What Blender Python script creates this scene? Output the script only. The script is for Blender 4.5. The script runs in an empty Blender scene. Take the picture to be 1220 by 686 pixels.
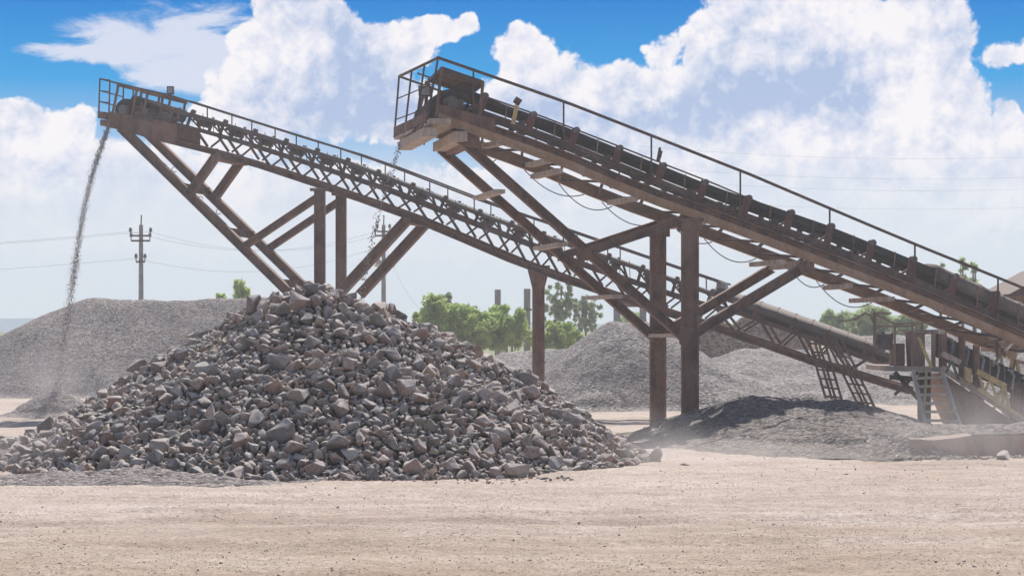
import bpy, bmesh, math, random
import numpy as np
from mathutils import Vector, Matrix, noise as mn
from mathutils.geometry import intersect_point_line
random.seed(7); np.random.seed(7)
V = Vector
F = 2450.0; HC = 2.5; HY = 393.0; CX = 610.0
SC = bpy.context.scene
COL = SC.collection

def at(px, py, Y):
    return V(((px-CX)/F*Y, Y, HC+(HY-py)/F*Y))
def gnd(px, Y, z=0.0):
    return V(((px-CX)/F*Y, Y, z))

# ------------------------------------------------------------ mesh builder
class MB:
    def __init__(s): s.v = []; s.f = []
    def add(s, vs, fs):
        n = len(s.v); s.v += [tuple(p) for p in vs]; s.f += [tuple(i+n for i in f) for f in fs]; return s
    def box8(s, c):
        return s.add(c, [(0,3,2,1),(4,5,6,7),(0,1,5,4),(1,2,6,5),(2,3,7,6),(3,0,4,7)])
    def box(s, lo, hi):
        x0,y0,z0 = lo; x1,y1,z1 = hi
        return s.box8([(x0,y0,z0),(x1,y0,z0),(x1,y1,z0),(x0,y1,z0),(x0,y0,z1),(x1,y0,z1),(x1,y1,z1),(x0,y1,z1)])
    def frame(s, p, q, up):
        d = (V(q)-V(p)).normalized(); u = V(up); a = d.cross(u)
        if a.length < 1e-4: a = d.cross(V((1,0,0)))
        a.normalize(); b = a.cross(d).normalized(); return d, a, b
    def bar(s, p, q, w, h, up=(0,0,1), oa=0, ob=0):
        """box section from p to q, w across, h along 'up'; oa/ob offsets across/up"""
        p = V(p); q = V(q); d, a, b = s.frame(p, q, up)
        o = a*oa+b*ob; A = a*w/2; B = b*h/2
        return s.box8([p+o-A-B, p+o+A-B, q+o+A-B, q+o-A-B, p+o-A+B, p+o+A+B, q+o+A+B, q+o-A+B])
    def ibeam(s, p, q, w, h, t=.025, up=(0,0,1)):
        s.bar(p, q, t, h-2*t-.002, up)
        s.bar(p, q, w, t, up, 0, h/2-t/2); s.bar(p, q, w, t, up, 0, -h/2+t/2); return s
    def channel(s, p, q, w, h, t=.02, up=(0,0,1), side=1):
        s.bar(p, q, t, h, up, side*(w/2-t/2))
        s.bar(p, q, w-t-.002, t, up, -side*t/2, h/2-t/2-.001); s.bar(p, q, w-t-.002, t, up, -side*t/2, -h/2+t/2+.001); return s
    def tube(s, pts, r, n=8, caps=True):
        pts = [V(p) for p in pts]; rs = r if isinstance(r, (list, tuple)) else [r]*len(pts)
        vs = []; fs = []; m = len(pts)
        for i, p in enumerate(pts):
            t = (pts[min(i+1, m-1)]-pts[max(i-1, 0)]).normalized()
            u = V((0,0,1)) if abs(t.z) < .9 else V((0,1,0))
            a = t.cross(u).normalized(); b = a.cross(t)
            for k in range(n):
                g = 2*math.pi*k/n; vs.append(p+(a*math.cos(g)+b*math.sin(g))*rs[i])
        for i in range(m-1):
            for k in range(n):
                k2 = (k+1) % n; fs.append((i*n+k, i*n+k2, (i+1)*n+k2, (i+1)*n+k))
        if caps: fs.append(tuple(range(n-1, -1, -1))); fs.append(tuple((m-1)*n+k for k in range(n)))
        return s.add(vs, fs)
    def build(s, name, m, parent=None, smooth=False, **pr):
        me = bpy.data.meshes.new(name); me.from_pydata(s.v, [], s.f); me.validate(); me.update()
        bm = bmesh.new(); bm.from_mesh(me); bmesh.ops.recalc_face_normals(bm, faces=bm.faces); bm.to_mesh(me); bm.free()
        if smooth: me.polygons.foreach_set('use_smooth', [True]*len(me.polygons))
        return link(name, me, m, parent, **pr)
def link(name, me, m, parent=None, **pr):
    o = bpy.data.objects.new(name, me); COL.objects.link(o)
    if m: me.materials.append(m)
    if parent is not None:
        o.parent = parent
        if parent.parent is None: o.location = -parent.location
    tag(o, **pr); return o
def tag(o, label=None, cat=None, group=None, kind=None):
    if label: o['label'] = label
    if cat: o['category'] = cat
    if group: o['group'] = group
    if kind: o['kind'] = kind
    return o
def thing(name, label, cat, loc=(0,0,0), group=None):
    o = bpy.data.objects.new(name, None); COL.objects.link(o); o.location = loc; o.empty_display_size = .3
    return tag(o, label, cat, group)

# ------------------------------------------------------------ materials
class NT:
    def __init__(s, tree): s.t = tree; tree.nodes.clear()
    def n(s, typ, **kw):
        x = s.t.nodes.new(typ)
        for k, v in kw.items(): setattr(x, k, v)
        return x
    def l(s, a, b): s.t.links.new(a, b)
    def val(s, sock, v):
        if isinstance(v, bpy.types.NodeSocket): s.l(v, sock)
        else: sock.default_value = v
    def m(s, op, a, b=None, c=None, clamp=False):
        x = s.n('ShaderNodeMath', operation=op); x.use_clamp = clamp
        s.val(x.inputs[0], a)
        if b is not None: s.val(x.inputs[1], b)
        if c is not None: s.val(x.inputs[2], c)
        return x.outputs[0]
    def mix(s, f, a, b, mode='MIX'):
        x = s.n('ShaderNodeMix', data_type='RGBA', blend_type=mode)
        s.val(x.inputs[0], f)
        for i, v in ((6, a), (7, b)):
            s.val(x.inputs[i], v if isinstance(v, bpy.types.NodeSocket) else (*v, 1))
        return x.outputs[2]
    def noise(s, vec, sc, det=4, rough=.55, out=0, dist=0):
        x = s.n('ShaderNodeTexNoise', noise_dimensions='2D' if getattr(s, 'twod', False) else '3D'); x.inputs['Scale'].default_value = sc; x.inputs['Detail'].default_value = det
        x.inputs['Roughness'].default_value = rough; x.inputs['Distortion'].default_value = dist
        if vec is not None: s.l(vec, x.inputs['Vector'])
        return x.outputs[out]
    def ramp(s, f, stops):
        x = s.n('ShaderNodeValToRGB'); e = x.color_ramp.elements
        while len(e) < len(stops): e.new(.5)
        for el, (p, c) in zip(e, stops):
            el.position = p; el.color = (*c, 1) if len(c) == 3 else c
        s.l(f, x.inputs[0]); return x.outputs[0]
    def smooth(s, f, a, b):
        x = s.n('ShaderNodeMapRange', interpolation_type='SMOOTHSTEP'); s.l(f, x.inputs[0]); x.inputs[1].default_value = a; x.inputs[2].default_value = b
        return x.outputs[0]
def mat(name):
    m = bpy.data.materials.new(name); m.use_nodes = True; return m, NT(m.node_tree)
def finish(t, col, rough=.85, bump=None, bstr=.5, bdist=.02, metal=0, alpha=None, spec=.3):
    b = t.n('ShaderNodeBsdfPrincipled'); o = t.n('ShaderNodeOutputMaterial')
    t.val(b.inputs['Base Color'], col if isinstance(col, bpy.types.NodeSocket) else (*col, 1))
    t.val(b.inputs['Roughness'], rough); b.inputs['Metallic'].default_value = metal
    b.inputs['Specular IOR Level'].default_value = spec
    if bump is not None:
        u = t.n('ShaderNodeBump'); u.inputs['Strength'].default_value = bstr; u.inputs['Distance'].default_value = bdist
        t.l(bump, u.inputs['Height']); t.l(u.outputs[0], b.inputs['Normal'])
    t.l(b.outputs[0], o.inputs[0]); return b
def pos(t):
    g = t.n('ShaderNodeNewGeometry'); return g.outputs['Position'], g.outputs['Normal']
def steel(name, base, rust, dust=(.42,.33,.27), dust_lit_amt=.5, sc=2.0, rough=.8):
    m, t = mat(name); p, nrm = pos(t)
    mpz = t.n('ShaderNodeMapping'); mpz.inputs['Scale'].default_value = (1, 1, .35); t.l(p, mpz.inputs[0])
    a = t.noise(mpz.outputs[0], sc*1.6, 7, .72); b = t.noise(p, sc*9, 4, .7)
    f = t.smooth(t.m('ADD', a, t.m('MULTIPLY', b, .35)), .55, .76)
    c = t.mix(f, base, rust)
    c = t.mix(t.m('MULTIPLY', t.smooth(b, .4, .75), .45), c, tuple(x*.45 for x in base))
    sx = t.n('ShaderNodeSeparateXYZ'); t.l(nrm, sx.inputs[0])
    up = t.m('MULTIPLY', t.smooth(sx.outputs[2], .25, .9), dust_lit_amt)  # upward faces lighter: settled dust plus sunlit highlights painted into the colour
    sm = t.m('MULTIPLY', t.smooth(t.noise(p, 1.1, 5, .6), .45, .75), dust_lit_amt*.55)
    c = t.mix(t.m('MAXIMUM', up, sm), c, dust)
    finish(t, c, rough, b, .35, .01); return m
M = {}
M['rust'] = steel('rusty_steel', (.115,.065,.056), (.25,.125,.085), dust=(.56,.43,.36), dust_lit_amt=.45)  # dust tone raised to paint sun on the top faces
M['rustdark'] = steel('dark_rusty_steel', (.06,.04,.04), (.12,.066,.056), dust=(.5,.4,.34), dust_lit_amt=.45)
M['orange'] = steel('warm_lit_rust_steel', (.36,.20,.12), (.46,.28,.17), dust=(.6,.47,.38), dust_lit_amt=.45)  # rusty steel recoloured orange, warm bounced light painted in
M['grey'] = steel('grey_steel', (.16,.16,.17), (.13,.10,.085), dust=(.4,.37,.35), dust_lit_amt=.5)
M['black'] = steel('black_rubber', (.018,.018,.021), (.03,.03,.033), dust=(.2,.18,.17), dust_lit_amt=.35)
M['beltg'] = steel('dusty_belt_cover', (.14,.125,.12), (.18,.155,.14), dust_lit_amt=.5)
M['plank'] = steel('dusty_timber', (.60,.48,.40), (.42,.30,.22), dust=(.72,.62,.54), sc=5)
M['yellow'] = steel('yellow_paint', (.78,.58,.24), (.55,.40,.2), dust_lit_amt=.45, sc=4)
M['red'] = steel('red_idler_paint', (.19,.05,.045), (.12,.06,.05), dust_lit_amt=.3, sc=6)
M['galv'] = steel('galvanised_sheet', (.42,.44,.47), (.32,.30,.29), dust=(.5,.46,.42), dust_lit_amt=.3, sc=3, rough=.5)
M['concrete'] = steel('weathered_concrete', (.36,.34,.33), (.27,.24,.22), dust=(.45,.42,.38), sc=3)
M['redwall'] = steel('reddish_rust_plate', (.26,.14,.11), (.34,.21,.17), dust_lit_amt=.6)
M['palesheet'] = steel('pale_sheet', (.80,.82,.84), (.6,.6,.6), dust=(.8,.77,.74), dust_lit_amt=.3, sc=3, rough=.5)
M['greydark'] = steel('worn_grey_steel', (.085,.08,.085), (.12,.075,.06), dust=(.38,.34,.32), dust_lit_amt=.4)
M['paleplank'] = steel('lit_dusty_timber', (.80,.65,.52), (.62,.48,.37), dust=(.85,.73,.62), sc=5)  # timber brightened and warmed: light falling on the ladder put into the colour
M['rustlight'] = steel('brightened_rusty_plate', (.26,.17,.13), (.38,.24,.17), dust=(.6,.5,.42), dust_lit_amt=.6)  # rust colour lightened to offset the shade on platform and feeder
M['glass'] = steel('lamp_glass', (.35,.38,.42), (.3,.3,.3), dust_lit_amt=.1, rough=.2)
M['cable'] = steel('black_cable', (.03,.03,.035), (.06,.05,.05), dust_lit_amt=.2)
M['pale'] = steel('pale_insulator', (.55,.52,.47), (.4,.38,.33), dust_lit_amt=.2)

def rockmat(name, attr):
    m, t = mat(name); p, nrm = pos(t)
    if attr:
        a = t.n('ShaderNodeAttribute', attribute_name='tint'); r = a.outputs['Fac']
    else:
        a = t.n('ShaderNodeObjectInfo'); r = a.outputs['Random']
    c = t.ramp(r, [(0,(.19,.175,.165)),(.15,(.35,.325,.30)),(.3,(.30,.215,.185)),(.42,(.52,.37,.30)),(.52,(.27,.265,.255)),
                   (.64,(.45,.275,.22)),(.74,(.64,.52,.41)),(.85,(.22,.20,.19)),(1,(.48,.42,.37))])
    n1 = t.noise(p, 7, 6, .7); n2 = t.noise(p, 38, 4, .7)
    c = t.mix(.55, c, t.ramp(n1, [(.3,(.42,.40,.39)),(.7,(1.45,1.4,1.36))]), 'MULTIPLY')
    c = t.mix(t.m('MULTIPLY', t.smooth(n2, .52, .7), .35), c, (.46,.40,.35))
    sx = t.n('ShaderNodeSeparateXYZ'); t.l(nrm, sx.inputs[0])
    c = t.mix(t.m('MULTIPLY', t.smooth(sx.outputs[2], .12, .75), .7), c, (.90,.81,.74))  # rock tops: pale dust and painted sun highlights in one mix
    finish(t, c, .92, t.m('ADD', n1, t.m('MULTIPLY', n2, .4)), .9, .07, spec=.15); return m
M['rock'] = rockmat('broken_rock', False); M['rocks'] = rockmat('broken_rock_mass', True)

def gravelmat(name, ca, cb, cc, sc=16, dusty=.25, bd=.035):
    m, t = mat(name); p, nrm = pos(t)
    v = t.n('ShaderNodeTexVoronoi'); v.inputs['Scale'].default_value = sc; t.l(p, v.inputs['Vector'])
    s = t.n('ShaderNodeSeparateColor'); t.l(v.outputs['Color'], s.inputs[0])
    c = t.ramp(s.outputs[0], [(0, tuple(x*.55 for x in ca)), (.35, ca), (.7, cb), (1, cc)])
    big = t.noise(p, .55, 5, .6)
    c = t.mix(.5, c, t.ramp(big, [(.3,(.7,.69,.69)),(.7,(1.3,1.28,1.24))]), 'MULTIPLY')
    c = t.mix(t.m('MULTIPLY', t.smooth(t.noise(p, 1.4, 4, .6), .45, .8), dusty), c, (.52,.44,.38))
    h = t.m('ADD', t.m('MULTIPLY', v.outputs['Distance'], -1.0), t.m('MULTIPLY', t.noise(p, sc*.45, 3, .6), 1.2))
    finish(t, c, .95, h, 1.0, bd, spec=.1); return m
M['gravel'] = gravelmat('grey_gravel', (.30,.275,.27), (.42,.385,.37), (.60,.56,.53), 15)
M['gravelmound'] = gravelmat('dusty_gravel', (.19,.17,.16), (.27,.24,.22), (.42,.38,.35), 14, .2)
M['gravelpink'] = gravelmat('pinkish_gravel', (.26,.225,.22), (.38,.335,.325), (.55,.50,.47), 16, .12)
M['bank'] = gravelmat('brown_earth', (.50,.34,.23), (.62,.44,.31), (.72,.56,.43), 8, .3, .2)

def groundmat():
    m, t = mat('sandy_ground'); p, nrm = pos(t)
    mp = t.n('ShaderNodeMapping'); mp.inputs['Scale'].default_value = (.22, .42, 1); t.l(p, mp.inputs[0]); sp = mp.outputs[0]
    mp2 = t.n('ShaderNodeMapping'); mp2.inputs['Scale'].default_value = (1.0, 1.6, 1); mp2.inputs['Rotation'].default_value = (0,0,.04); t.l(p, mp2.inputs[0])
    a = t.noise(sp, 1.0, 6, .6); b = t.noise(mp2.outputs[0], 1.0, 5, .7); g = t.noise(p, 17, 5, .8); g2 = t.noise(p, 3.5, 5, .65)
    c = t.ramp(t.m('ADD', t.m('MULTIPLY', a, .6), t.m('MULTIPLY', b, .4)), [(.34,(.49,.385,.32)),(.46,(.60,.495,.425)),(.58,(.68,.58,.51)),(.72,(.74,.65,.585))])
    c = t.mix(.95, c, t.ramp(g, [(.34,(.45,.42,.40)),(.47,(1,1,1)),(.66,(1.3,1.3,1.3))]), 'MULTIPLY')
    s0 = t.n('ShaderNodeSeparateXYZ'); t.l(p, s0.inputs[0])
    nearf = t.smooth(t.m('ADD', s0.outputs[1], t.m('MULTIPLY', a, 8)), 34, 25)
    c = t.mix(nearf, c, t.mix(1, c, (.86,.82,.77), 'MULTIPLY'))
    for (yc, w_, sl, k_) in ((25.6,.38,.035,.55),(27.0,.30,.03,.40),(23.4,.30,-.02,.40),(30.2,.45,.02,.35),(32.4,.3,-.03,.3)):
        yy = t.m('SUBTRACT', s0.outputs[1], t.m('MULTIPLY_ADD', s0.outputs[0], sl, yc)); yy = t.m('ADD', yy, t.m('MULTIPLY', t.m('SUBTRACT', a, .5), 2.2))
        tr_ = t.m('MULTIPLY', t.smooth(t.m('ABSOLUTE', yy), w_, w_*.25), t.smooth(g2, .36, .62))
        c = t.mix(t.m('MULTIPLY', tr_, k_), c, (.36,.28,.225))
    fv = t.n('ShaderNodeTexVoronoi'); fv.inputs['Scale'].default_value = 22; t.l(p, fv.inputs[0])
    fs_ = t.m('MULTIPLY', t.m('LESS_THAN', fv.outputs['Distance'], .26), t.smooth(g2, .38, .6))
    c = t.mix(t.m('MULTIPLY', fs_, .5), c, (.27,.22,.19))
    c = t.mix(.6, c, t.ramp(g2, [(.3,(.68,.66,.64)),(.7,(1.2,1.19,1.18))]), 'MULTIPLY')
    v = t.n('ShaderNodeTexVoronoi'); v.inputs['Scale'].default_value = 9; t.l(p, v.inputs[0])
    sp_ = t.m('MULTIPLY', t.m('LESS_THAN', v.outputs['Distance'], .17), t.smooth(g2, .45, .62))
    c = t.mix(t.m('MULTIPLY', sp_, .4), c, (.25,.2,.17))
    # green fields begin far away
    s = t.n('ShaderNodeSeparateXYZ'); t.l(p, s.inputs[0])
    far = t.smooth(t.m('ADD', s.outputs[1], t.m('MULTIPLY', t.noise(p, .03, 3, .6), 60)), 130, 170)
    c = t.mix(far, c, t.ramp(t.noise(p, .02, 3, .5), [(.3,(.22,.27,.14)),(.7,(.36,.38,.22))]))
    finish(t, c, .95, t.m('ADD', t.m('MULTIPLY', g, .5), t.m('ADD', t.m('MULTIPLY', b, .8), g2)), .8, .05, spec=.1); return m
M['ground'] = groundmat()
def leafmat(name, a, b, trans=.35):
    m, t = mat(name); p, nrm = pos(t)
    c = t.ramp(t.noise(p, 1.6, 4, .7), [(.3, a), (.7, b)])
    d = t.n('ShaderNodeBsdfDiffuse'); tr = t.n('ShaderNodeBsdfTranslucent'); mx = t.n('ShaderNodeMixShader'); o = t.n('ShaderNodeOutputMaterial')
    t.l(c, d.inputs[0]); t.l(c, tr.inputs[0]); mx.inputs[0].default_value = trans
    t.l(d.outputs[0], mx.inputs[1]); t.l(tr.outputs[0], mx.inputs[2]); t.l(mx.outputs[0], o.inputs[0]); return m
M['leafb'] = leafmat('bright_leaves', (.36,.47,.14), (.60,.72,.28), .5)
M['leafd'] = leafmat('grey_green_leaves', (.28,.36,.20), (.48,.56,.36), .45)
M['leafh'] = leafmat('hazy_leaves', (.42,.52,.26), (.64,.72,.44), .5)
M['bark'] = steel('bark', (.20,.17,.14), (.27,.24,.2), dust_lit_amt=.1, sc=6)
# ------------------------------------------------------------ terrain
def fbm(x, y, s, o=4, seed=0):
    return mn.fractal(V((x*s+seed, y*s-seed, seed*.37)), 1.0, 2.0, o, noise_basis='PERLIN_ORIGINAL')
def grid_mesh(name, x0, x1, y0, y1, nx, ny, hf, m, clip=None, **pr):
    vs = []; fs = []; idx = {}
    H = [[hf(x0+(x1-x0)*i/nx, y0+(y1-y0)*j/ny) for i in range(nx+1)] for j in range(ny+1)]
    def vi(i, j):
        if (i, j) not in idx: idx[(i, j)] = len(vs); vs.append((x0+(x1-x0)*i/nx, y0+(y1-y0)*j/ny, H[j][i]))
        return idx[(i, j)]
    for j in range(ny):
        for i in range(nx):
            q = (H[j][i], H[j][i+1], H[j+1][i+1], H[j+1][i])
            if clip is not None and max(q) < clip: continue
            fs.append((vi(i,j), vi(i+1,j), vi(i+1,j+1), vi(i,j+1)))
    me = bpy.data.meshes.new(name); me.from_pydata(vs, [], fs); me.update()
    me.polygons.foreach_set('use_smooth', [True]*len(fs))
    return link(name, me, m, **pr)
def ghf(x, y):
    k = max(0, min(1, (y-12)/6))
    h = .05*fbm(x, y*1.6, .35, 5, 3)+.02*fbm(x, y, 1.6, 4, 5)
    # soft tyre ruts running across
    for yc, d, w in ((26.6,.04,.22),(28.3,.038,.22),(24.4,.03,.2),(31.2,.03,.3)):
        yy = yc+.35*math.sin(x*.13+yc)+.03*x
        h -= d*math.exp(-((y-yy)/w)**2) - d*.5*math.exp(-((y-yy-.45)/w)**2)
    return h
# one sheet: fine near, coarse far
xs_far = 2600
def ground():
    ys = list(np.arange(12, 40, .13))+list(np.arange(40, 90, .8))+[95,105,120,140,170,210,280,400,600,1000,1800,3000]
    vs = []; fs = []; nx = 190
    for j, y in enumerate(ys):
        w = max(26, y*.5) if y < 90 else y*1.2+30
        for i in range(nx+1):
            x = -w+2*w*i/nx
            vs.append((x, y, ghf(x, y) if y < 90 else ghf(x, 90)*max(0, 1-(y-90)/20)))
    for j in range(len(ys)-1):
        for i in range(nx): a = j*(nx+1)+i; fs.append((a, a+1, a+nx+2, a+nx+1))
    n = len(vs); vs += [(-400,-60,-.02),(400,-60,-.02),(vs[nx][0],12,vs[nx][2]),(vs[0][0],12,vs[0][2])]
    fs.append((n, n+1, nx, 0))
    me = bpy.data.meshes.new('ground'); me.from_pydata(vs, [], fs); me.update()
    me.polygons.foreach_set('use_smooth', [True]*len(fs)); link('ground', me, M['ground'], kind='structure')
ground()
# distant low hills
hb = MB(); pts = []
for i in range(61):
    x = -2400+80*i; pts.append((x, 2600+200*math.sin(i), 9+5*fbm(x,0,.004,3,9)+ (8 if x < -500 else 0)))
vs = []
for p in pts: vs += [(p[0], p[1]-300, -2), p, (p[0], p[1]+600, -2)]
hb.add(vs, [f for i in range(60) for f in ((3*i, 3*i+3, 3*i+4, 3*i+1), (3*i+1, 3*i+4, 3*i+5, 3*i+2))])
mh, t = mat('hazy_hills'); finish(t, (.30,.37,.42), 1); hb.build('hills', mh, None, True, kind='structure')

def seg_pile(x, y, ax, bx, cy, H, rl, rr, rf, rb, seed=0, rough=.09, top=.25):
    dx = 0 if ax <= x <= bx else ((ax-x)/rl if x < ax else (x-bx)/rr)
    dy = (cy-y)/rf if y < cy else (y-cy)/rb
    d = math.sqrt(dx*dx+dy*dy)
    d2 = math.sqrt(d*d+top*top)-top*.35
    h = H*(1-d2)/(1-top*.65)
    foot = .0
    h += rough*H*fbm(x, y, 1.0/max(H, .5), 4, seed)
    h += .03*fbm(x, y, 5, 3, seed+2)
    if h < .25: h = .25*math.exp((h-.25)/.25) - .06   # soft toe
    return h
def pile(name, ax, bx, cy, H, rl, rr, rf, rb, m, seed, step=.12, rough=.09, top=.25, **pr):
    x0, x1, y0, y1 = ax-rl*1.15-.6, bx+rr*1.15+.6, cy-rf*1.15-.6, cy+rb*1.15+.6
    return grid_mesh(name, x0, x1, y0, y1, int((x1-x0)/step), int((y1-y0)/step),
        lambda x, y: seg_pile(x, y, ax, bx, cy, H, rl, rr, rf, rb, seed, rough, top), m, clip=-.045, **pr)
pile('gravel_pile', -16.6, -8.5, 82, 3.75, 7.6, 8, 6.2, 6, M['gravelpink'], 11, .14, .05, .12,
     label='wide grey gravel stockpile behind the left foot of the rock pile', cat='gravel pile')
pile('gravel_pile', -13.35, -13.3, 60, .74, 1.5, 1.5, 1.5, 1.5, M['gravelpink'], 12, .07, .05, top=.12,
     label='small dark gravel cone under the falling stream at far left', cat='gravel pile')
pile('gravel_pile', 3.3, 4.2, 67.5, 2.62, 4.3, 5.2, 4.6, 4.5, M['gravel'], 13, .11, .10, .12,
     label='grey gravel cone seen between and behind the brown steel columns', cat='gravel pile')
pile('gravel_pile', 9.2, 14.5, 77, 1.75, 5.5, 6, 7.5, 5, M['gravel'], 14, .15, .12,
     label='long pale gravel heap behind the lattice frames under the conveyors', cat='gravel pile')
pile('gravel_pile', .4, 2.2, 80, 1.7, 4, 4, 5, 4, M['gravel'], 15, .15, .1,
     label='low gravel heap at the foot of the bright green bushes', cat='gravel pile')
pile('gravel_pile', 16.5, 24, 90, 2.3, 5.5, 6, 6, 5, M['gravel'], 19, .2, .12,
     label='broad pale gravel bank far behind the drive platform and the yellow lattice', cat='gravel pile')
pile('gravel_pile', 7.9, 8.3, 40.6, .34, .9, .8, .75, .6, M['gravelmound'], 71, .06, .2,
     label='little heap of grit spilled against the left end of the low trough wall', cat='gravel pile')
# banks of earth
def bank(x, y):
    h = seg_pile(x, y, 7.2, 11.2, 85, 2.8, 2.2, 3.0, 1.6, 5, 16, .16, .1)
    return h+.35*abs(fbm(x, y, .9, 3, 21)) if h > .2 else h
grid_mesh('earth_bank', 3, 16, 82, 92, 130, 80, bank, M['bank'], clip=-.045,
     label='brown crumbling earth bank behind the long pale gravel heap', cat='earth bank')
def mound(x, y):
    h = seg_pile(x, y, 6.0, 7.3, 48.7, .86, 3.1, 3.2, 7.2, 2.4, 17, .10, .3)
    h += .16*math.exp(-((x-5.4)/.9)**2-((y-47.3)/1.8)**2)
    h += .10*math.exp(-((x-3.6)/.8)**2-((y-48.3)/.9)**2)
    h += .05*math.sin(x*1.9+y)*math.exp(-((y-44)/2.5)**2)
    return h
grid_mesh('gravel_mound', .4, 13, 40, 50.5, 170, 140, mound, M['gravelmound'], clip=-.045,
     label='low tan gravel mound crossed by shadows in front of the steel columns', cat='gravel pile')
def apron(x, y):
    h = seg_pile(x, y, -8.2, -5.0, 33.9, .10, 1.6, 2.2, 1.3, 1.2, 18, .3, .3); return h-.0
# gravel spill in front of the rocks
grid_mesh('gravel_spill', -10.5, -2.2, 32, 36, 130, 70, lambda x, y: .012+ghf(x,y)+max(-.04, .16*(1-math.sqrt(((x+6.3)/2.9)**2+((y-34.2)/1.25)**2))+.05*fbm(x,y,2,3,5)),
     M['gravelpink'], clip=.0, label='thin flat spill of fine grey gravel along the foot of the rocks', cat='gravel spill')

# ------------------------------------------------------------ rock pile
PX, PY, PH = -3.72, 40.4, 3.42
def rh(x, y):
    dx = x-PX; rx = 6.6 if dx < 0 else 6.15
    dy = y-PY; ry = 6.0 if dy < 0 else 5.5
    d = math.sqrt((dx/rx)**2+(dy/ry)**2)
    e = 1.0 if dx < 0 else 1.0+.12*min(1, dx/1.5)
    h = PH*(1-math.sqrt(d*d+.004)**e+.02)
    h += .30*fbm(x, y, .45, 3, 31)*min(1, max(0, 2.2*(1-d)))
    h -= .18*math.exp(-((x+8.6)/1.5)**2-((y-39.5)/2)**2)   # low left lobe
    return h
def rock_mesh(rng):
    bm = bmesh.new(); n = rng.randint(9, 15); e = rng.uniform(.55, 1)
    sx, sy, sz = 1, rng.uniform(.65, 1), rng.uniform(.55, .92)
    for k in range(n):
        v = V((rng.gauss(0,1), rng.gauss(0,1), rng.gauss(0,1))).normalized()
        mx = max(abs(v.x), abs(v.y), abs(v.z)); v = v.lerp(v/mx, .55)*rng.uniform(.82, 1.0)
        bm.verts.new((v.x*sx*.5, v.y*sy*.5, v.z*sz*.5))
    r = bmesh.ops.convex_hull(bm, input=bm.verts)
    bmesh.ops.delete(bm, geom=[g for g in bm.verts if not g.link_faces], context='VERTS')
    bmesh.ops.dissolve_limit(bm, angle_limit=.22, verts=bm.verts, edges=bm.edges)
    bmesh.ops.bevel(bm, geom=list(bm.edges), offset=.025, segments=1, affect='EDGES', clamp_overlap=True)
    bmesh.ops.triangulate(bm, faces=bm.faces)
    bmesh.ops.subdivide_edges(bm, edges=[ed for ed in bm.edges if ed.calc_length() > .28], cuts=1)
    bmesh.ops.triangulate(bm, faces=bm.faces)
    for v in bm.verts:
        v.co += v.co.normalized()*.045*mn.noise(v.co*5+V((n, e*9, 0)))
    bmesh.ops.recalc_face_normals(bm, faces=bm.faces)
    me = bpy.data.meshes.new('rock'); bm.to_mesh(me); bm.free(); me.materials.append(M['rock']); return me
rng = random.Random(5)
RM = [rock_mesh(rng) for _ in range(26)]
for me in RM: me.use_fake_user = False
RMnp = []
for me in RM:
    a = np.array([v.co[:] for v in me.vertices]); f = np.array([p.vertices[:] for p in me.polygons]); RMnp.append((a, f))
def sandy(x, y):   # patch of fine tan material high on the left shoulder
    return math.exp(-((x+5.55)/.75)**2-((y-38.9)/1.0)**2)
placed = []; cell = {}
def ok(x, y, r, k):
    ci, cj = int(x/.6), int(y/.6)
    for i in range(ci-1, ci+2):
        for j in range(cj-1, cj+2):
            for (a, b, rr) in cell.get((i, j), ()):
                if (a-x)**2+(b-y)**2 < (k*(r+rr))**2: return False
    return True
def try_place(r, k, n, out, xl=-10.8, xr=3.6, yl=34.0, yr=43.2, cond=None, maxtry=60000):
    c = 0; tr = 0
    while c < n and tr < maxtry:
        tr += 1
        x = rng.uniform(xl, xr); y = rng.uniform(yl, yr); h = rh(x, y)
        rad = r(rng)
        if h < -.08-.05*rng.random(): continue
        if cond and not cond(x, y): continue
        if not ok(x, y, rad, k): continue
        cell.setdefault((int(x/.6), int(y/.6)), []).append((x, y, rad)); c += 1
        out.append((x, y, max(h, 0), rad))
big = []; 
# (px, Y, size) singular rocks
try_place(lambda g: g.uniform(.14, .19) if g.random() < .82 else g.uniform(.19, .26), .72, 292, big, yr=40.6, cond=lambda x, y: sandy(x, y) < .45)
def rot(g): 
    return Matrix.Rotation(g.uniform(0, 6.28), 3, 'Z') @ Matrix.Rotation(g.gauss(0, .8), 3, 'X') @ Matrix.Rotation(g.gauss(0, .8), 3, 'Y')
def zone(x, y, h):
    if h > 2.55: return 'near the top of the rock pile', 'rocks near the peak'
    if h < .35: return 'along the foot of the rock pile', 'rocks along the foot'
    if x < -6.3: return 'on the left slope of the rock pile', 'rocks on the left slope'
    if x > -1.0: return 'on the right slope of the rock pile', 'rocks on the right slope'
    return 'in the middle of the rock pile', 'rocks in the middle of the pile'
def put_rock(x, y, z, s, R, me, label, group=None, scl=(1,1,1)):
    o = bpy.data.objects.new('rock', me); COL.objects.link(o)
    o.matrix_world = Matrix.Translation((x, y, z)) @ R.to_4x4() @ Matrix.Diagonal((s*scl[0], s*scl[1], s*scl[2], 1))
    tag(o, label, 'rock', group); return o
for (x, y, h, r) in big:
    zl, zg = zone(x, y, h)
    s = r*2*1.12
    put_rock(x, y, h+r*.42, s, rot(rng), rng.choice(RM), 'large angular broken rock '+zl, zg)
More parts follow.
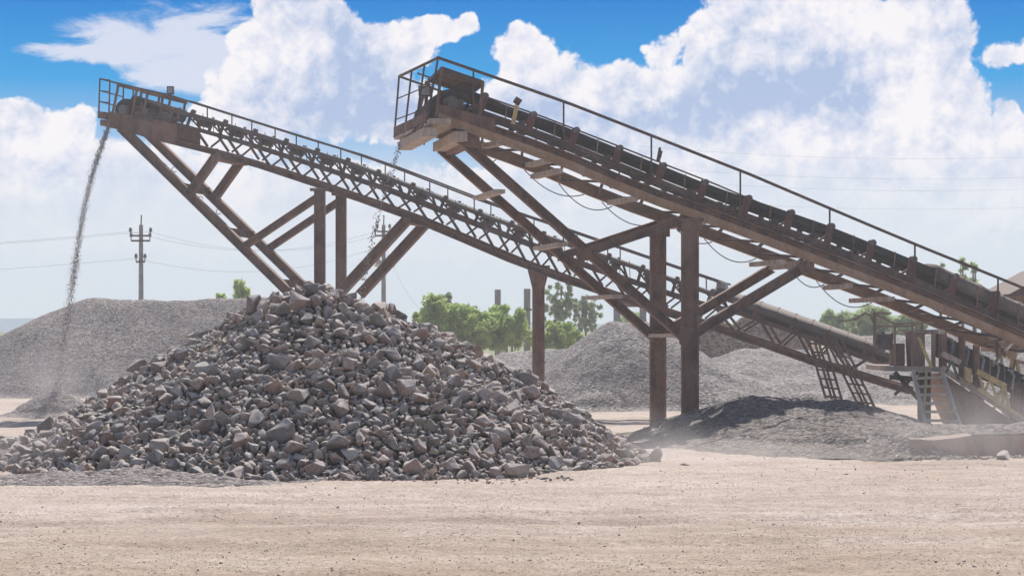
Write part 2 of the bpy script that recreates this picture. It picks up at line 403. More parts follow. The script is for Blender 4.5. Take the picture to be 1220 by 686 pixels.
# singular ones
I3 = Matrix.Identity(3)
sing = [(198, 474, 37.0, .62, 'large pale flat slab lying at the left foot of the rock pile', (1.1,.8,.6)),
        (778, 551, 37.6, .52, 'largest grey boulder at the right tip of the rock pile', (1,1,1.15)),
        (815, 553, 38.2, .30, 'lone small boulder lying just right of the right tip', (1,1,1)),
        (468, 366, 40.0, .42, 'pinkish pointed block standing on the right ridge below the peak', (1,1,1.3)),
        (488, 500, 36.3, .42, 'long pink flat rock in the lower middle of the pile', (1.5,.7,.6)),
        (283, 565, 34.9, .50, 'brown block at the foot above the gravel spill', (1,.9,1.1)),
        (1196, 546, 39.6, .5, 'grey lump of rubble beside the reddish plate wall at right', (1.3,1,.95))]
for (px, py, Y, s, lab, scl) in sing:
    if px < 800:
        Y = 33.0
        while Y < 43 and rh((px-CX)/F*Y, Y)+.12 < HC+(HY-py)/F*Y: Y += .05
        if Y > 42.9: Y = PY; py = HY-(rh((px-CX)/F*Y, Y)+.16-HC)*F/Y
    p = at(px, py, Y); p.z = max(p.z, s*.12)
    put_rock(p.x, Y, p.z, s, Matrix.Rotation(.3*s*10, 3, 'Z'), RM[int(s*100) % 26], lab, None, scl)
small = []
try_place(lambda g: g.uniform(.08, .145), .60, 3400, small, cond=lambda x, y: sandy(x, y) < .6)
mid = len(small)
try_place(lambda g: g.uniform(.045, .085), .58, 6000, small, cond=lambda x, y: sandy(x, y) < .9, maxtry=160000)
chips = []
for _ in range(6500):
    x = rng.uniform(-10.8, 3.9); y = rng.uniform(33.8, 42); h = rh(x, y)
    if h > -.14 and (h > 0 or rng.random() < .35) and (rng.random() < .75 or sandy(x, y) > .3): chips.append((x, y, max(h, 0)+.02, rng.uniform(.02, .065)))
def rock_mass(lst, name, m, lift=.35, tint=None, **pr):
    VS = []; FS = []; T = []; n = 0
    for (x, y, h, r) in lst:
        a, f = RMnp[rng.randrange(26)]
        R = np.array(rot(rng)); s = np.array([rng.uniform(.85,1.25), rng.uniform(.8,1.1), rng.uniform(.8,1.2)])*r*2.15
        v = (a*s) @ R.T + np.array([x, y, h+r*lift]); VS.append(v); FS.append(f+n); n += len(a)
        T.append(np.full(len(a), rng.random() if tint is None else tint(x, y)))
    me = bpy.data.meshes.new(name); vs = np.concatenate(VS); fs = np.concatenate(FS)
    me.vertices.add(len(vs)); me.vertices.foreach_set('co', vs.ravel()); me.loops.add(fs.size); me.loops.foreach_set('vertex_index', fs.ravel().astype(np.int32))
    me.polygons.add(len(fs)); me.polygons.foreach_set('loop_start', np.arange(0, fs.size, 3, dtype=np.int32))
    me.update(calc_edges=True); me.validate()
    at_ = me.attributes.new('tint', 'FLOAT', 'POINT'); at_.data.foreach_set('value', np.concatenate(T).astype(np.float32))
    me.materials.append(m); o = bpy.data.objects.new(name, me); COL.objects.link(o); tag(o, **pr); return o
rock_mass(small, 'small_rocks', M['rocks'], .2, label='countless smaller broken grey and pinkish rocks filling the big pile', cat='rocks', kind='stuff')
rock_mass(chips, 'rock_chips', M['rocks'], .3, tint=lambda x, y: .74+.1*rng.random() if sandy(x, y) > .3 else rng.random(),
    label='small stone chips and tan fines between the rocks of the pile', cat='stone chips', kind='stuff')
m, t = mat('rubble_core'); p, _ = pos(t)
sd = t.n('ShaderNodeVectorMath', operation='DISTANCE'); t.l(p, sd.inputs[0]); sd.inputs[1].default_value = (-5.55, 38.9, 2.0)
c = t.mix(t.smooth(sd.outputs['Value'], 1.5, .6), (.075,.062,.058), (.54,.44,.34))  # core colour darkened to paint shade in the crevices; tan patch is real fines
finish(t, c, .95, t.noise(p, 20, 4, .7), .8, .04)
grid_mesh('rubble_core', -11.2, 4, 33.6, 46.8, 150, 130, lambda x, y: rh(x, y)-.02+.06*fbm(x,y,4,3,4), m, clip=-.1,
    label='compacted rubble in the gaps of the rock pile, darkened with painted crevice shade', cat='rubble', kind='stuff')
# scattered pebbles on the ground
peb = []
for _ in range(1500):
    Y = 20+15*rng.random()**1.3; x = rng.uniform(-.27, .27)*Y
    
    if fbm(x, Y, .7, 3, 44) > rng.uniform(-.35, .3): peb.append((x, Y, ghf(x, Y), rng.choice((.005,.006,.007,.008,.009,.01,.012,.015,.022))))
for _ in range(120):
    Y = rng.uniform(35, 44); x = rng.uniform(2.5, 11)
    peb.append((x, Y, ghf(x, Y), rng.uniform(.01, .03)))
for _ in range(240):   # stones rolled off the pile
    Y = rng.uniform(33.6, 35.4); x = rng.uniform(-9, 1); peb.append((x, Y, ghf(x, Y), rng.uniform(.015, .06)))
rock_mass(peb, 'pebbles', M['rocks'], .1, tint=lambda x, y: rng.choice((.45,.72,.76,.2,.85,.4,.42)), label='pebbles and stone chips scattered over the sandy ground', cat='pebbles', kind='stuff')
# fine grit: tens of thousands of sand-coloured crumbs
m, t = mat('sandy_grit'); a_ = t.n('ShaderNodeAttribute', attribute_name='tint')
finish(t, t.ramp(a_.outputs['Fac'], [(0,(.42,.35,.30)),(.4,(.60,.52,.45)),(.8,(.78,.70,.62)),(1,(.88,.82,.75))]), .95, spec=.1)
N = 42000; ng = np.random.default_rng(4)
Yg = 20.3+15.5*ng.random(N)**1.25; Xg = (ng.random(N)*2-1)*.275*Yg
keep = np.array([fbm(x, y, .55, 3, 50)+.18 > r for x, y, r in zip(Xg, Yg, ng.uniform(-.35, .45, N))]); Xg = Xg[keep]; Yg = Yg[keep]; N = len(Xg)
Zg = np.array([ghf(x, y) for x, y in zip(Xg, Yg)]); sg = ng.choice([.003,.004,.0055,.0075,.011], N, p=[.3,.32,.22,.13,.03])
oc = np.array([(1,0,0),(0,1,0),(-1,0,0),(0,-1,0),(0,0,1.0),(0,0,-.6)]); of = np.array([(0,1,4),(1,2,4),(2,3,4),(3,0,4),(1,0,5),(2,1,5),(3,2,5),(0,3,5)])
vg = (oc[None]*sg[:,None,None]*ng.uniform(.6,1.4,(N,6,1)))+np.stack([Xg,Yg,Zg+sg*.3],1)[:,None,:]
fg = (of[None]+(np.arange(N)*6)[:,None,None]).reshape(-1,3)
me = bpy.data.meshes.new('grit'); me.vertices.add(N*6); me.vertices.foreach_set('co', vg.ravel()); me.loops.add(fg.size); me.loops.foreach_set('vertex_index', fg.ravel().astype(np.int32))
me.polygons.add(len(fg)); me.polygons.foreach_set('loop_start', np.arange(0, fg.size, 3, dtype=np.int32)); me.update(calc_edges=True)
q_ = me.attributes.new('tint', 'FLOAT', 'POINT'); q_.data.foreach_set('value', np.repeat(ng.random(N), 6).astype(np.float32))
link('grit', me, m, label='fine sandy grit and crumbs covering the near ground', cat='grit', kind='stuff')
for i, (px, py, s) in enumerate(((1094, 565, .07), (162, 642, .045), (38, 614, .05), (1092, 650, .05), (310,640,.03), (1040,645,.03))): 
    pass
# ------------------------------------------------------------ conveyors
class Conv:
    def __init__(s, X0, Y0, deg):
        s.X0, s.Y0 = X0, Y0; s.c, s.s = math.cos(math.radians(deg)), math.sin(math.radians(deg)); s.perp = V((-s.s, s.c, 0))
    def pt(s, px, py, w=0.0):
        """point whose near-side image is (px, py), pushed w metres back across the conveyor"""
        k = (px-CX)/F; q = (k*s.Y0-s.X0)/(s.c-k*s.s)
        Y = s.Y0+q*s.s
        return V((s.X0+q*s.c, Y, HC+(HY-py)/F*Y))+s.perp*w
def interp(tab):
    xs = [a for a, b in tab]; ys = [b for a, b in tab]
    def f(x):
        if x <= xs[0]: i = 0
        elif x >= xs[-1]: i = len(xs)-2
        else: i = max(k for k in range(len(xs)-1) if xs[k] <= x)
        return ys[i]+(ys[i+1]-ys[i])*(x-xs[i])/(xs[i+1]-xs[i])
    return f
def run(C, mb, f, xa, xb, w, sec, n=8, off=0):
    xs = [xa+(xb-xa)*i/n for i in range(n+1)]
    for a, b in zip(xs, xs[1:]):
        sec(mb, C.pt(a, f(a)+off, w), C.pt(b, f(b)+off, w))
def sagline(p, q, sag, n=10):
    return [V(p).lerp(V(q), i/n)-V((0,0,sag*4*(i/n)*(1-i/n))) for i in range(n+1)]

# ============ right conveyor
R = Conv(4.24, 49.0, 12)
WR = 2.5     # girder spacing
rt = thing('belt_conveyor', 'big brown conveyor in front, its head drum sheltered by a small tilted sheet roof', 'conveyor', (4.24, 49, 0))
rail = interp([(522,69),(672,121),(776,161.5),(822,180),(882,203),(988,248),(1090,291),(1190,331),(1260,360)])
gbot = interp([(505,138),(560,158),(620,179),(672,198),(760,236),(860,271),(987,319),(1090,358),(1220,413),(1260,430)])
btop = interp([(555,104),(620,130),(672,148),(720,168),(860,224),(990,268),(1100,312),(1220,362),(1260,378)])
bbot = interp([(555,119),(620,141),(672,161.5),(720,181),(860,237.5),(990,284),(1100,329),(1220,383),(1260,400)])
strg = interp([(560,128),(620,149),(672,168.5),(720,188),(860,245),(990,292),(1100,338),(1220,391),(1260,408)])
XE = 1262
for w, mt in ((0, 'rust'), (WR, 'orange')):
    gh = .35 if w == 0 else .27
    g = MB(); run(R, g, gbot, 519, XE, w, lambda mb, p, q: mb.channel(p, q, .2, gh, .03, side=-1 if w == 0 else 1), 14, -gh*25)
    go = g.build('girder', M['rust'] if w == 0 else M['orange'], rt)
    fl = MB(); run(R, fl, gbot, 521, XE, w-.13, lambda mb, p, q: (mb.bar(p, q, .03, .17), mb.bar(p, q, .12, .03, (0,0,1), -.08 if False else 0, -.1)), 14, -4.0); fl.build('lower_angle', M['orange'], go)
    u = MB(); run(R, u, strg, 560, XE, w+(.12 if w == 0 else -.12), lambda mb, p, q: mb.bar(p, q, .09, .10), 12); u.build('stringer', M['rustdark'], rt)
# side lattice between girder and stringer
k = 0
for w in (.10, WR-.10):
    x = 572.0; upf = True
    while x < 1240:
        x2 = x+17
        a = R.pt(x, strg(x)+1 if upf else gbot(x)-20, w); b = R.pt(x2, gbot(x2)-20 if upf else strg(x2)+1, w)
        MB().bar(a, b, .05, .05).build('lattice_bar', M['rustdark'], rt)
        x = x2; upf = not upf
# bracing beneath between the girders
x = 575.0; upf = True
while x < 1235:
    a = R.pt(x, gbot(x)-2, .05 if upf else WR-.05); b = R.pt(x+24, gbot(x+24)-2, WR-.05 if upf else .05)
    MB().bar(a, b, .06, .06).build('cross_brace', M['rustdark'], rt); x += 24; upf = not upf
# belt: sides of the trough plus both edges
def belt(C, ft, fb, xa, xb, w0, w1, name, m, root, n=24):
    vs = []; fs = []
    for i in range(n+1):
        x = xa+(xb-xa)*i/n
        T0 = C.pt(x, ft(x), w0); B0 = C.pt(x, fb(x), w0); hh = T0.z-B0.z
        prof = [(w0, hh), (w0+.04, hh), (w0+.30, .12), (w1-.30, .12), (w1-.04, hh), (w1, hh), (w1-.02, hh*.9), (w1-.27, 0), (w0+.27, 0), (w0-.005, hh*.12)]
        for (w, z) in prof: vs.append(B0+C.perp*(w-w0)+V((0,0,z)))
    K = len(prof)
    for i in range(n):
        for k in range(K): fs.append((i*K+k, i*K+(k+1) % K, (i+1)*K+(k+1) % K, (i+1)*K+k))
    fs += [tuple(range(K-1, -1, -1)), tuple(n*K+k for k in range(K))]
    return MB().add(vs, fs).build(name, m, root)
belt(R, lambda x: btop(x)-4, lambda x: bbot(x)-9.5, 548, XE, .65, 1.8, 'conveyor_belt', M['black'], rt)
rb = MB(); run(R, rb, strg, 575, XE, WR/2, lambda mb, p, q: mb.bar(p, q, 1.1, .025), 10, -7); rb.build('return_belt', M['black'], rt)
# idlers
for x in (577,635,686,738,790,840,892,943,991,1040,1089,1139,1188,1237):
    if x == 577: pass
    o = MB()
    a = R.pt(x-4, strg(x)-1, .12); b = R.pt(x+2, btop(x)-1, .16)
    o.bar(a, b, .09, .17, (1,0,0)); o.bar(R.pt(x-14, strg(x-14)-1, .12), R.pt(x-1, (btop(x)+bbot(x))/2+3, .14), .05, .05)
    o.bar(R.pt(x-4, strg(x)-1, .12), R.pt(x-4, strg(x)-1, WR-.12), .08, .08)
    a2 = R.pt(x-4, strg(x)-1, WR-.12); o.bar(a2, R.pt(x+2, btop(x)-1, WR-.16), .09, .14, (1,0,0))
    io = o.build('idler_frame', M['red'], rt)
    h = MB(); c0 = R.pt(x+2.5, btop(x)+1, .10); c1 = R.pt(x+2.5, btop(x)+1, .28); h.tube([c0, c1], .085, 10); 
    h.tube([R.pt(x-2, bbot(x)-5, .9), R.pt(x-2, bbot(x)-5, 1.55)], .07, 8); h.build('roller', M['grey'], io)
    if x < 1200:
        f = MB(); xx = x+27; f.bar(R.pt(xx-2, strg(xx)-1, .02), R.pt(xx, btop(xx)+1, .02), .025, .025); f.build('cord_post', M['rust'], rt)
# yellow marked idler lever
y = MB(); y.bar(R.pt(611, 148, -.02), R.pt(616, 124, -.02), .06, .1, (1,0,0)); y.build('lever', M['yellow'], rt)
y = MB(); y.bar(R.pt(614, 124, -.06), R.pt(618, 118, -.06), .08, .16, (1,0,0)); y.build('lever_grip', M['rustdark'], rt)
y = MB(); y.tube([R.pt(784, 192, -.02), R.pt(786, 176, -.02)], [.05,.03], 8); y.bar(R.pt(785, 188, -.02), R.pt(787,180,-.02), .1,.09,(1,0,0)); y.build('lamp_post', M['rustdark'], rt)
# handrails
for w in (-.72, WR+.45):
    g = MB(); xs = [522+ (XE-522)*i/14 for i in range(15)]
    near = w < 0
    off = 0
    g.tube([R.pt(x, rail(x), w*0)+R.perp*w for x in xs], .038 if near else .022, 6) if not near else g.tube([R.pt(x, rail(x), 0) for x in xs], .038, 6)
    hr = g.build('handrail', M['rustdark'], rt)
    for x in (564, 671.5, 776, 882, 988.5, 1090, 1189):
        p = R.pt(x, rail(x), 0 if near else w)
        q = R.pt(x, strg(x)+(6 if near else 0), 0 if near else w)
        MB().bar(p, q, .04, .04, (1,0,0)).build('rail_post', M['rustdark'], hr)
# outriggers carrying walkway posts and the loose timbers lying across the girders
for (x, y, L) in ((585,172,.5),(640,194,.7),(655,205,1.5),(745,238,1.2),(826,266,1.8),(921,313,1.4),(1000,342,.8),(1050,357,1.8),(1110,396,1.4)):
    MB().bar(R.pt(x+9, y-1, -.15), R.pt(x-2, y, L), .20, .11).build('timber', M['plank'], rt)
# light walkway grating seen through the lattice
gw = MB(); 
for i in range(120):
    x = 575+i*5.4
    if (i//9) % 4 == 3: continue
    gw.bar(R.pt(x, strg(x)-10, WR+.15), R.pt(x, strg(x)-10, WR+.95), .02, .02)
for w in (.15, .55, .95): run(R, gw, strg, 570, 1235, WR+w, lambda mb, p, q: mb.bar(p, q, .03, .04), 10, -10)
gw.build('walkway_grating', M['galv'], rt)
# hanging cables
for (x0, x1, w, sag) in ((560,590,WR,.25),(625,700,WR,.38),(668,735,WR,.45),(722,792,WR,.40),(815,860,WR,.25),(850,915,WR,.42),(960,1000,WR,.3),(990,1060,WR,.5)):
    MB().tube(sagline(R.pt(x0+28, gbot(x0+28)+1, w+.12), R.pt(x1+28, gbot(x1+28)+1, w+.12), sag*.7, 12), .013, 5).build('cable', M['cable'], rt)
# legs
for (w, wd) in ((0, .36), (2.75, .34)):
    top = R.pt(822, 262, w); b = V((top.x, top.y, -.3)); t_ = V((top.x, top.y, top.z))
    lg = MB(); lg.ibeam(b, t_, wd, .40, .05, (1,0,0)); lg.bar(b, t_, .20, .36, (1,0,0)); L_ = lg.build('support_column', M['rust'], rt)
    c = MB(); c.bar(t_-V((.32,0,.0)), t_+V((.32,0,-.0)), .42, .07); c.bar(t_+V((-.3,0,-.18)), t_+V((.3,0,-.18)), .06, .2); c.build('cap_plate', M['rust'], L_)
    f = MB(); f.box((t_.x-.34, t_.y-.34, -.05), (t_.x+.34, t_.y+.34, .06)); f.build('base_plate', M['rust'], L_)
for w in (0,):
    for (x, y, sx_, sy_) in ((819,402,.25,.24),(694,303,.19,.15),(822,268,.26,.14),(958,318,.2,.15),(560,169,.2,.15)):
        c_ = R.pt(x, y, w); ux = V((R.c, R.s, 0)); gp = MB(); n_ = V((0,0,1))
        pts_ = [c_-ux*sx_-n_*sy_*.6, c_-ux*sx_*.5-n_*sy_, c_+ux*sx_*.5-n_*sy_, c_+ux*sx_-n_*sy_*.6, c_+ux*sx_+n_*sy_*.6, c_+ux*sx_*.5+n_*sy_, c_-ux*sx_*.5+n_*sy_, c_-ux*sx_+n_*sy_*.6]
        o_ = R.perp*-.165; q_ = R.perp*-.145
        gp.add([p_+o_ for p_ in pts_]+[p_+q_ for p_ in pts_], [tuple(range(8)), tuple(range(15, 7, -1))]+[(i, (i+1) % 8, 8+(i+1) % 8, 8+i) for i in range(8)])
        for bx_ in (-.6, 0, .6):
            for bz_ in (-.5, .5): b_ = c_+ux*sx_*bx_+n_*sy_*bz_+R.perp*-.165; gp.tube([b_, b_-R.perp*.025], .025, 6)
        gp.build('gusset_plate', M['rust'], rt)
cb = MB(); cb.bar(R.pt(822, 261, .0), R.pt(822, 261, 2.75), .16, .2); cb.build('cross_beam', M['rust'], rt)
jn = R.pt(816, 402, -.0)
for w in (-.05, 2.55):
    for (a, b, s_) in (((548,166),(817,404),.20), ((818,261),(694,302),.19), ((962,316),(818,402),.22)):
        br = MB(); br.ibeam(R.pt(*a, w+.06), R.pt(*b, w+.06), .22, s_*1.05, .03, (0,0,1)); br.build('diagonal_brace', M['rust'], rt)
for (x, y) in ((597,228),(672,291),(737,353),(815,400)):
    MB().bar(R.pt(x-2, y, -.05), R.pt(x-2, y, 2.6), .26, .09).build('tie_plank', M['plank'], rt)
# girder end brackets at brace heads
for (x, y) in ((962,314),(560,166)):
    MB().bar(R.pt(x, y, -.1), R.pt(x, y, 2.6), .22, .16).build('cross_beam', M['plank' if x > 900 else 'rust'], rt)
# ---- head station
hd = MB(); hd.box8([R.pt(519,144,-.12),R.pt(519,144,-.08),R.pt(588,168,-.08),R.pt(588,168,-.12),R.pt(519,124,-.12),R.pt(519,124,-.08),R.pt(588,143,-.08),R.pt(588,143,-.12)]).build('side_plate', M['rust'], rt)
hd = MB(); hd.box8([R.pt(519,144,WR),R.pt(519,144,WR+.04),R.pt(588,168,WR+.04),R.pt(588,168,WR),R.pt(519,124,WR),R.pt(519,124,WR+.04),R.pt(588,143,WR+.04),R.pt(588,143,WR)]).build('side_plate', M['rust'], rt)
dc = R.pt(538, 122, .1); dr = MB(); dr.tube([R.pt(538,122,.35), R.pt(538,122,WR-.35)], .34, 20); dd = dr.build('head_drum', M['black'], rt, True)
s_ = MB(); s_.tube([R.pt(538,123,.02), R.pt(538,123,.35)], .17, 16); s_.tube([R.pt(538,123,-.02), R.pt(538,123,.03)], .11, 12); s_.build('drum_bearing', M['grey'], dd)
bw = MB(); vs = []
pr = [(524,127),(526,116),(533,109),(546,107),(562,111),(562,116),(546,112),(536,114),(531,119),(528,128)]
N_ = len(pr); bw.add([R.pt(x, y, .3) for x, y in pr]+[R.pt(x, y, WR-.3) for x, y in pr], [tuple(range(N_)), tuple(range(2*N_-1, N_-1, -1))]+[(i, (i+1) % N_, N_+(i+1) % N_, N_+i) for i in range(N_)])
bw.build('belt_wrap', M['black'], dd)
g = MB(); g.box8([R.pt(546,140,.1),R.pt(546,140,.5),R.pt(556,143,.5),R.pt(556,143,.1),R.pt(546,118,.1),R.pt(546,118,.5),R.pt(553,118,.5),R.pt(553,118,.1)])
g.box8([R.pt(566,146,.1),R.pt(566,146,.7),R.pt(580,150,.7),R.pt(580,150,.1),R.pt(563,128,.1),R.pt(563,128,.7),R.pt(578,132,.7),R.pt(578,132,.1)]); g.build('gearbox', M['rustdark'], rt)
mo = MB(); mo.tube([R.pt(556,134,.75), R.pt(574,140,.75)], .24, 14); mo.tube([R.pt(553,133,.75), R.pt(556,134,.75)], .12, 10); mo.build('motor', M['grey'], rt, True)
ch = MB(); ch.box8([R.pt(505,152,.3),R.pt(505,152,WR-.2),R.pt(519,148,WR-.2),R.pt(519,148,.3),R.pt(514,120,.3),R.pt(514,120,WR-.2),R.pt(522,118,WR-.2),R.pt(522,118,.3)]); ch.build('discharge_chute', M['rustdark'], rt)
# sheet roof over the drum: tilted corrugated sheet on four legs
cn = MB(); n = 26; vs = []
def roofp(u, v): # u along, v across
    a = R.pt(526+49.5*u, 80.5+17*u, 0); b = R.pt(526+49.5*u, 80.5+17*u, 1.7)
    p = a.lerp(b, v); p.z -= .05*v; return p
for i in range(n+1):
    for j in range(2):
        p = roofp(i/n, j); p.z += .025*(i % 2); vs.append(p)
for i in range(n+1):
    for j in range(2):
        p = roofp(i/n, j); p.z += .025*(i % 2)+.012; vs.append(p)
fs = []; K = 2*(n+1)
for i in range(n): fs += [(2*i, 2*i+1, 2*i+3, 2*i+2), (K+2*i, K+2*i+2, K+2*i+3, K+2*i+1)]
ro = cn.add(vs, fs).build('sheet_roof', M['rust'], rt)
for (u, v, xb, yb, w) in ((0,0,519,140,-.1),(1,0,569,158,-.1),(0,1,519,140,1.75),(1,1,569,158,1.75)):
    MB().bar(roofp(u, v), R.pt(xb, yb, w), .07, .07, (1,0,0)).build('roof_leg', M['rust'], ro)
fr = MB(); fr.bar(roofp(0,0)-V((0,0,.04)), roofp(1,0)-V((0,0,.04)), .05, .12); fr.bar(roofp(0,1)-V((0,0,.04)), roofp(1,1)-V((0,0,.04)), .05, .10); fr.bar(roofp(0,0)-V((0,0,.05)), roofp(0,1)-V((0,0,.05)), .05, .08); fr.bar(roofp(1,0)-V((0,0,.05)), roofp(1,1)-V((0,0,.05)), .05, .08)
fr.build('roof_frame', M['rustdark'], ro)
# end balcony: floor, toe board, rails round the head
def H(x, y, w): return R.pt(x, y, w)
c0 = H(522, 69, 0); WB = 3.6
cfar = c0+R.perp*WB+V((-.35,0,0)); 
fz = H(508, 150, 0).z
n0 = H(508, 150, 0); n1 = n0+R.perp*WB+V((-.2,0,0))
pl = MB(); ins = V((R.c, R.s, 0))*.75
pl.box8([n0, n1, n1+ins, n0+ins]+[p+V((0,0,.07)) for p in (n0, n1, n1+ins, n0+ins)]); pf = pl.build('balcony_floor', M['plank'], rt)
tb = MB(); tb.bar(n0+V((0,0,.2)), n1+V((0,0,.2)), .03, .22); tb.bar(n1+V((0,0,.2)), n1+ins+V((0,0,.2)), .03, .22); tb.build('toe_board', M['rust'], pf)
hr = MB(); top_in = cfar+V((R.c, R.s, 0))*1.3-V((0,0,.42))
hr.tube([c0, cfar], .035, 6); hr.tube([cfar, top_in], .03, 6)
for fz_ in (.35, .68):
    p = c0.lerp(V((c0.x, c0.y, n0.z)), fz_); q = cfar.lerp(V((n1.x, n1.y, n1.z)), fz_); hr.tube([p, q], .016, 5)
hb_ = hr.build('handrail', M['rustdark'], rt)
for f_ in (0, .33, .66, 1):
    a = c0.lerp(cfar, f_); b = n0.lerp(n1, f_)+V((0,0,.05)); MB().bar(a, b, .045, .045, (1,0,0)).build('rail_post', M['rustdark'], hb_)
a = top_in; MB().bar(a, n1+ins+V((0,0,.05)), .045, .045, (1,0,0)).build('rail_post', M['rustdark'], hb_)
# heavy pale cross timbers carrying the head
for (xa, ya, xb, yb, th) in ((482,172,552,150,.34),(540,172,566,160,.26),(519,146,530,140,.2)):
    pass
MB().bar(R.pt(508,160,-.55), R.pt(508,160,3.2), .34, .20).build('timber', M['plank'], rt)
MB().bar(R.pt(546,164,-.35), R.pt(546,164,2.6), .30, .22).build('timber', M['plank'], rt)
MB().bar(R.pt(521,147,-.45), R.pt(521,147,.5), .5, .13).build('timber', M['plank'], rt)
MB().bar(R.pt(560,170,-.2), R.pt(560,170,2.5), .24, .16).build('timber', M['rust'], rt)
rp = MB(); rp.bar(R.pt(498,154,.8), R.pt(520,128,.8), .05, .05, (1,0,0)); rp.bar(R.pt(507,152,1.8), R.pt(524,86,1.8), .06, .08, (1,0,0)); rp.build('strut', M['rust'], rt)
# floodlight on the balcony
fl = thing('floodlight', 'square black floodlight on the rail of the head balcony, right conveyor', 'floodlight', tuple(R.pt(510,112,1.6)))
q = R.pt(520.5, 99, 1.6); b = MB(); b.box8([q+V(v) for v in ((-.16,-.04,-.13),(.15,-.10,-.16),(.17,.08,-.13),(-.14,.12,-.1),(-.17,-.08,.12),(.14,-.14,.09),(.16,.02,.12),(-.15,.06,.14))]); b.build('lamp_housing', M['rustdark'], fl)
b = MB(); b.box8([q+V(v) for v in ((-.12,-.088,-.10),(.11,-.135,-.125),(.11,-.115,-.125),(-.12,-.06,-.10),(-.13,-.115,.09),(.11,-.165,.065),(.11,-.14,.065),(-.13,-.085,.09))]); b.build('lens', M['glass'], fl)
b = MB(); b.bar(q-V((0,0,.1)), q-V((.03,0,1.3)), .04, .04, (1,0,0)); b.build('mount_pole', M['rustdark'], fl)
# curved belt cover at the lower right
def cover(C, ft, fb, xa, xb, w0, w1, rise, m, root, n=10, name='belt_cover'):
    vs = []; K = 9; fs = []
    for i in range(n+1):
        x = xa+(xb-xa)*i/n; T = C.pt(x, ft(x), w0)
        for k in range(K):
            g = math.pi*k/(K-1); w = (w0+w1)/2-(w1-w0)/2*math.cos(g); vs.append(T+C.perp*(w-w0)+V((0,0,rise*math.sin(g))))
        B = C.pt(x, fb(x), w0); vs.append(B+C.perp*(w1-w0)); vs.append(B)
    K += 2
    for i in range(n):
        for k in range(K): fs.append((i*K+k, i*K+(k+1) % K, (i+1)*K+(k+1) % K, (i+1)*K+k))
    fs += [tuple(range(K-1,-1,-1)), tuple(n*K+k for k in range(K))]
    return MB().add(vs, fs).build(name, m, root, True)
cover(R, interp([(1128,322),(1220,364),(1262,383)]), interp([(1128,332),(1220,373),(1262,392)]), 1128, XE, .3, WR-.3, .20, M['beltg'], rt)
cl = MB()
for x in range(1132, 1262, 24): cl.tube([R.pt(x, 322+(x-1128)*.457, .3)+R.perp*((WR-.6)/2*(1-math.cos(g)))+V((0,0,.21*math.sin(g))) for g in [math.pi*k/8 for k in range(9)]], .02, 5)
cl.build('cover_seams', M['rust'], rt)

# ============ left conveyor
Lc = Conv(-5.65, 60.5, -13); WL = 1.75
lt = thing('belt_conveyor', 'long slender conveyor behind, its head at upper left pouring a stream of gravel', 'conveyor', (-5.65, 60.5, 0))
lrail = interp([(119,94),(140,100),(197,112),(247,128),(306,146.5),(365,165),(418,181),(460,196),(494,209),(585,244),(640,262),(710,286),(815,322),(862,338)])
lstr = interp([(140,122),(215,133),(277,152),(342,172),(410,193),(494,225),(585,261),(710,303),(815,339),(900,369),(1060,425)])
lmid = interp([(140,140),(218,149),(289,170),(351,190),(460,226),(494,249-9),(585,275),(710,322),(815,357),(880,373),(964,402),(1060,438)])
lbot = interp([(128,150),(150,158),(277,190),(365,219),(454,249),(494,264),(630,322),(750,362),(880,403),(964,433),(1080,468)])
for w in (0, WL):
    g = MB(); run(Lc, g, lbot, 128, 1085, w, lambda mb, p, q: mb.channel(p, q, .16, .18, .03, side=-1), 16, -3.3); g.build('girder', M['rust'], lt)
    g = MB(); run(Lc, g, lmid, 212, 1065, w, lambda mb, p, q: mb.bar(p, q, .08, .11), 14); g.build('mid_chord', M['rustdark'], lt)
    g = MB(); run(Lc, g, lstr, 205, 1062, w, lambda mb, p, q: mb.bar(p, q, .06, .10), 14); g.build('stringer', M['greydark'], lt)
lid = [231,269.5,305,342,379,415.5,452,493,532,573,611,649,688,727,767,808,850,904,948,989,1035]
for w in (0, WL):
    for a, b in zip(lid, lid[1:]):
        m_ = (a+b)/2
        MB().bar(Lc.pt(a+2, lmid(a+2), w), Lc.pt(m_-3, lbot(m_-3)-8, w), .07, .07).build('lattice_bar', M['rustdark'], lt)
        MB().bar(Lc.pt(m_+1, lbot(m_+1)-8, w), Lc.pt(b-3, lmid(b-3), w), .05, .05).build('lattice_bar', M['rustdark'], lt)
for x in lid:
    o = MB()
    for w in (.0, WL):
        o.bar(Lc.pt(x-8, lmid(x-8), w), Lc.pt(x-2, lstr(x-2)-4, w), .07, .09, (1,0,0)); o.bar(Lc.pt(x+8, lmid(x+8), w), Lc.pt(x+1, lstr(x+1)-2, w), .05, .07, (1,0,0))
        o.bar(Lc.pt(x-8, lstr(x-8)+1, w), Lc.pt(x+8, lmid(x+8)-1, w), .04, .05, (1,0,0))
    o.bar(Lc.pt(x, lstr(x)+4, 0), Lc.pt(x, lstr(x)+4, WL), .07, .07)
    io = o.build('idler_frame', M['rustdark'], lt)
    r = MB(); r.tube([Lc.pt(x, lstr(x)+8, .4), Lc.pt(x, lstr(x)+8, WL-.4)], .07, 8); r.tube([Lc.pt(x-1, lstr(x)-5, -.04), Lc.pt(x-1, lstr(x)-5, .12)], .06, 8); r.build('roller', M['greydark'], io)
    for dx in (12, 24):
        if x+dx < 860: MB().bar(Lc.pt(x+dx, lmid(x+dx), -.02), Lc.pt(x+dx-1, lstr(x+dx)-6, -.02), .02, .02, (1,0,0)).build('cord_post', M['rustdark'], lt)
belt(Lc, lambda x: lstr(x)-2.5, lambda x: lstr(x)+2.5, 195, 900, .28, WL-.28, 'conveyor_belt', M['black'], lt, 20)
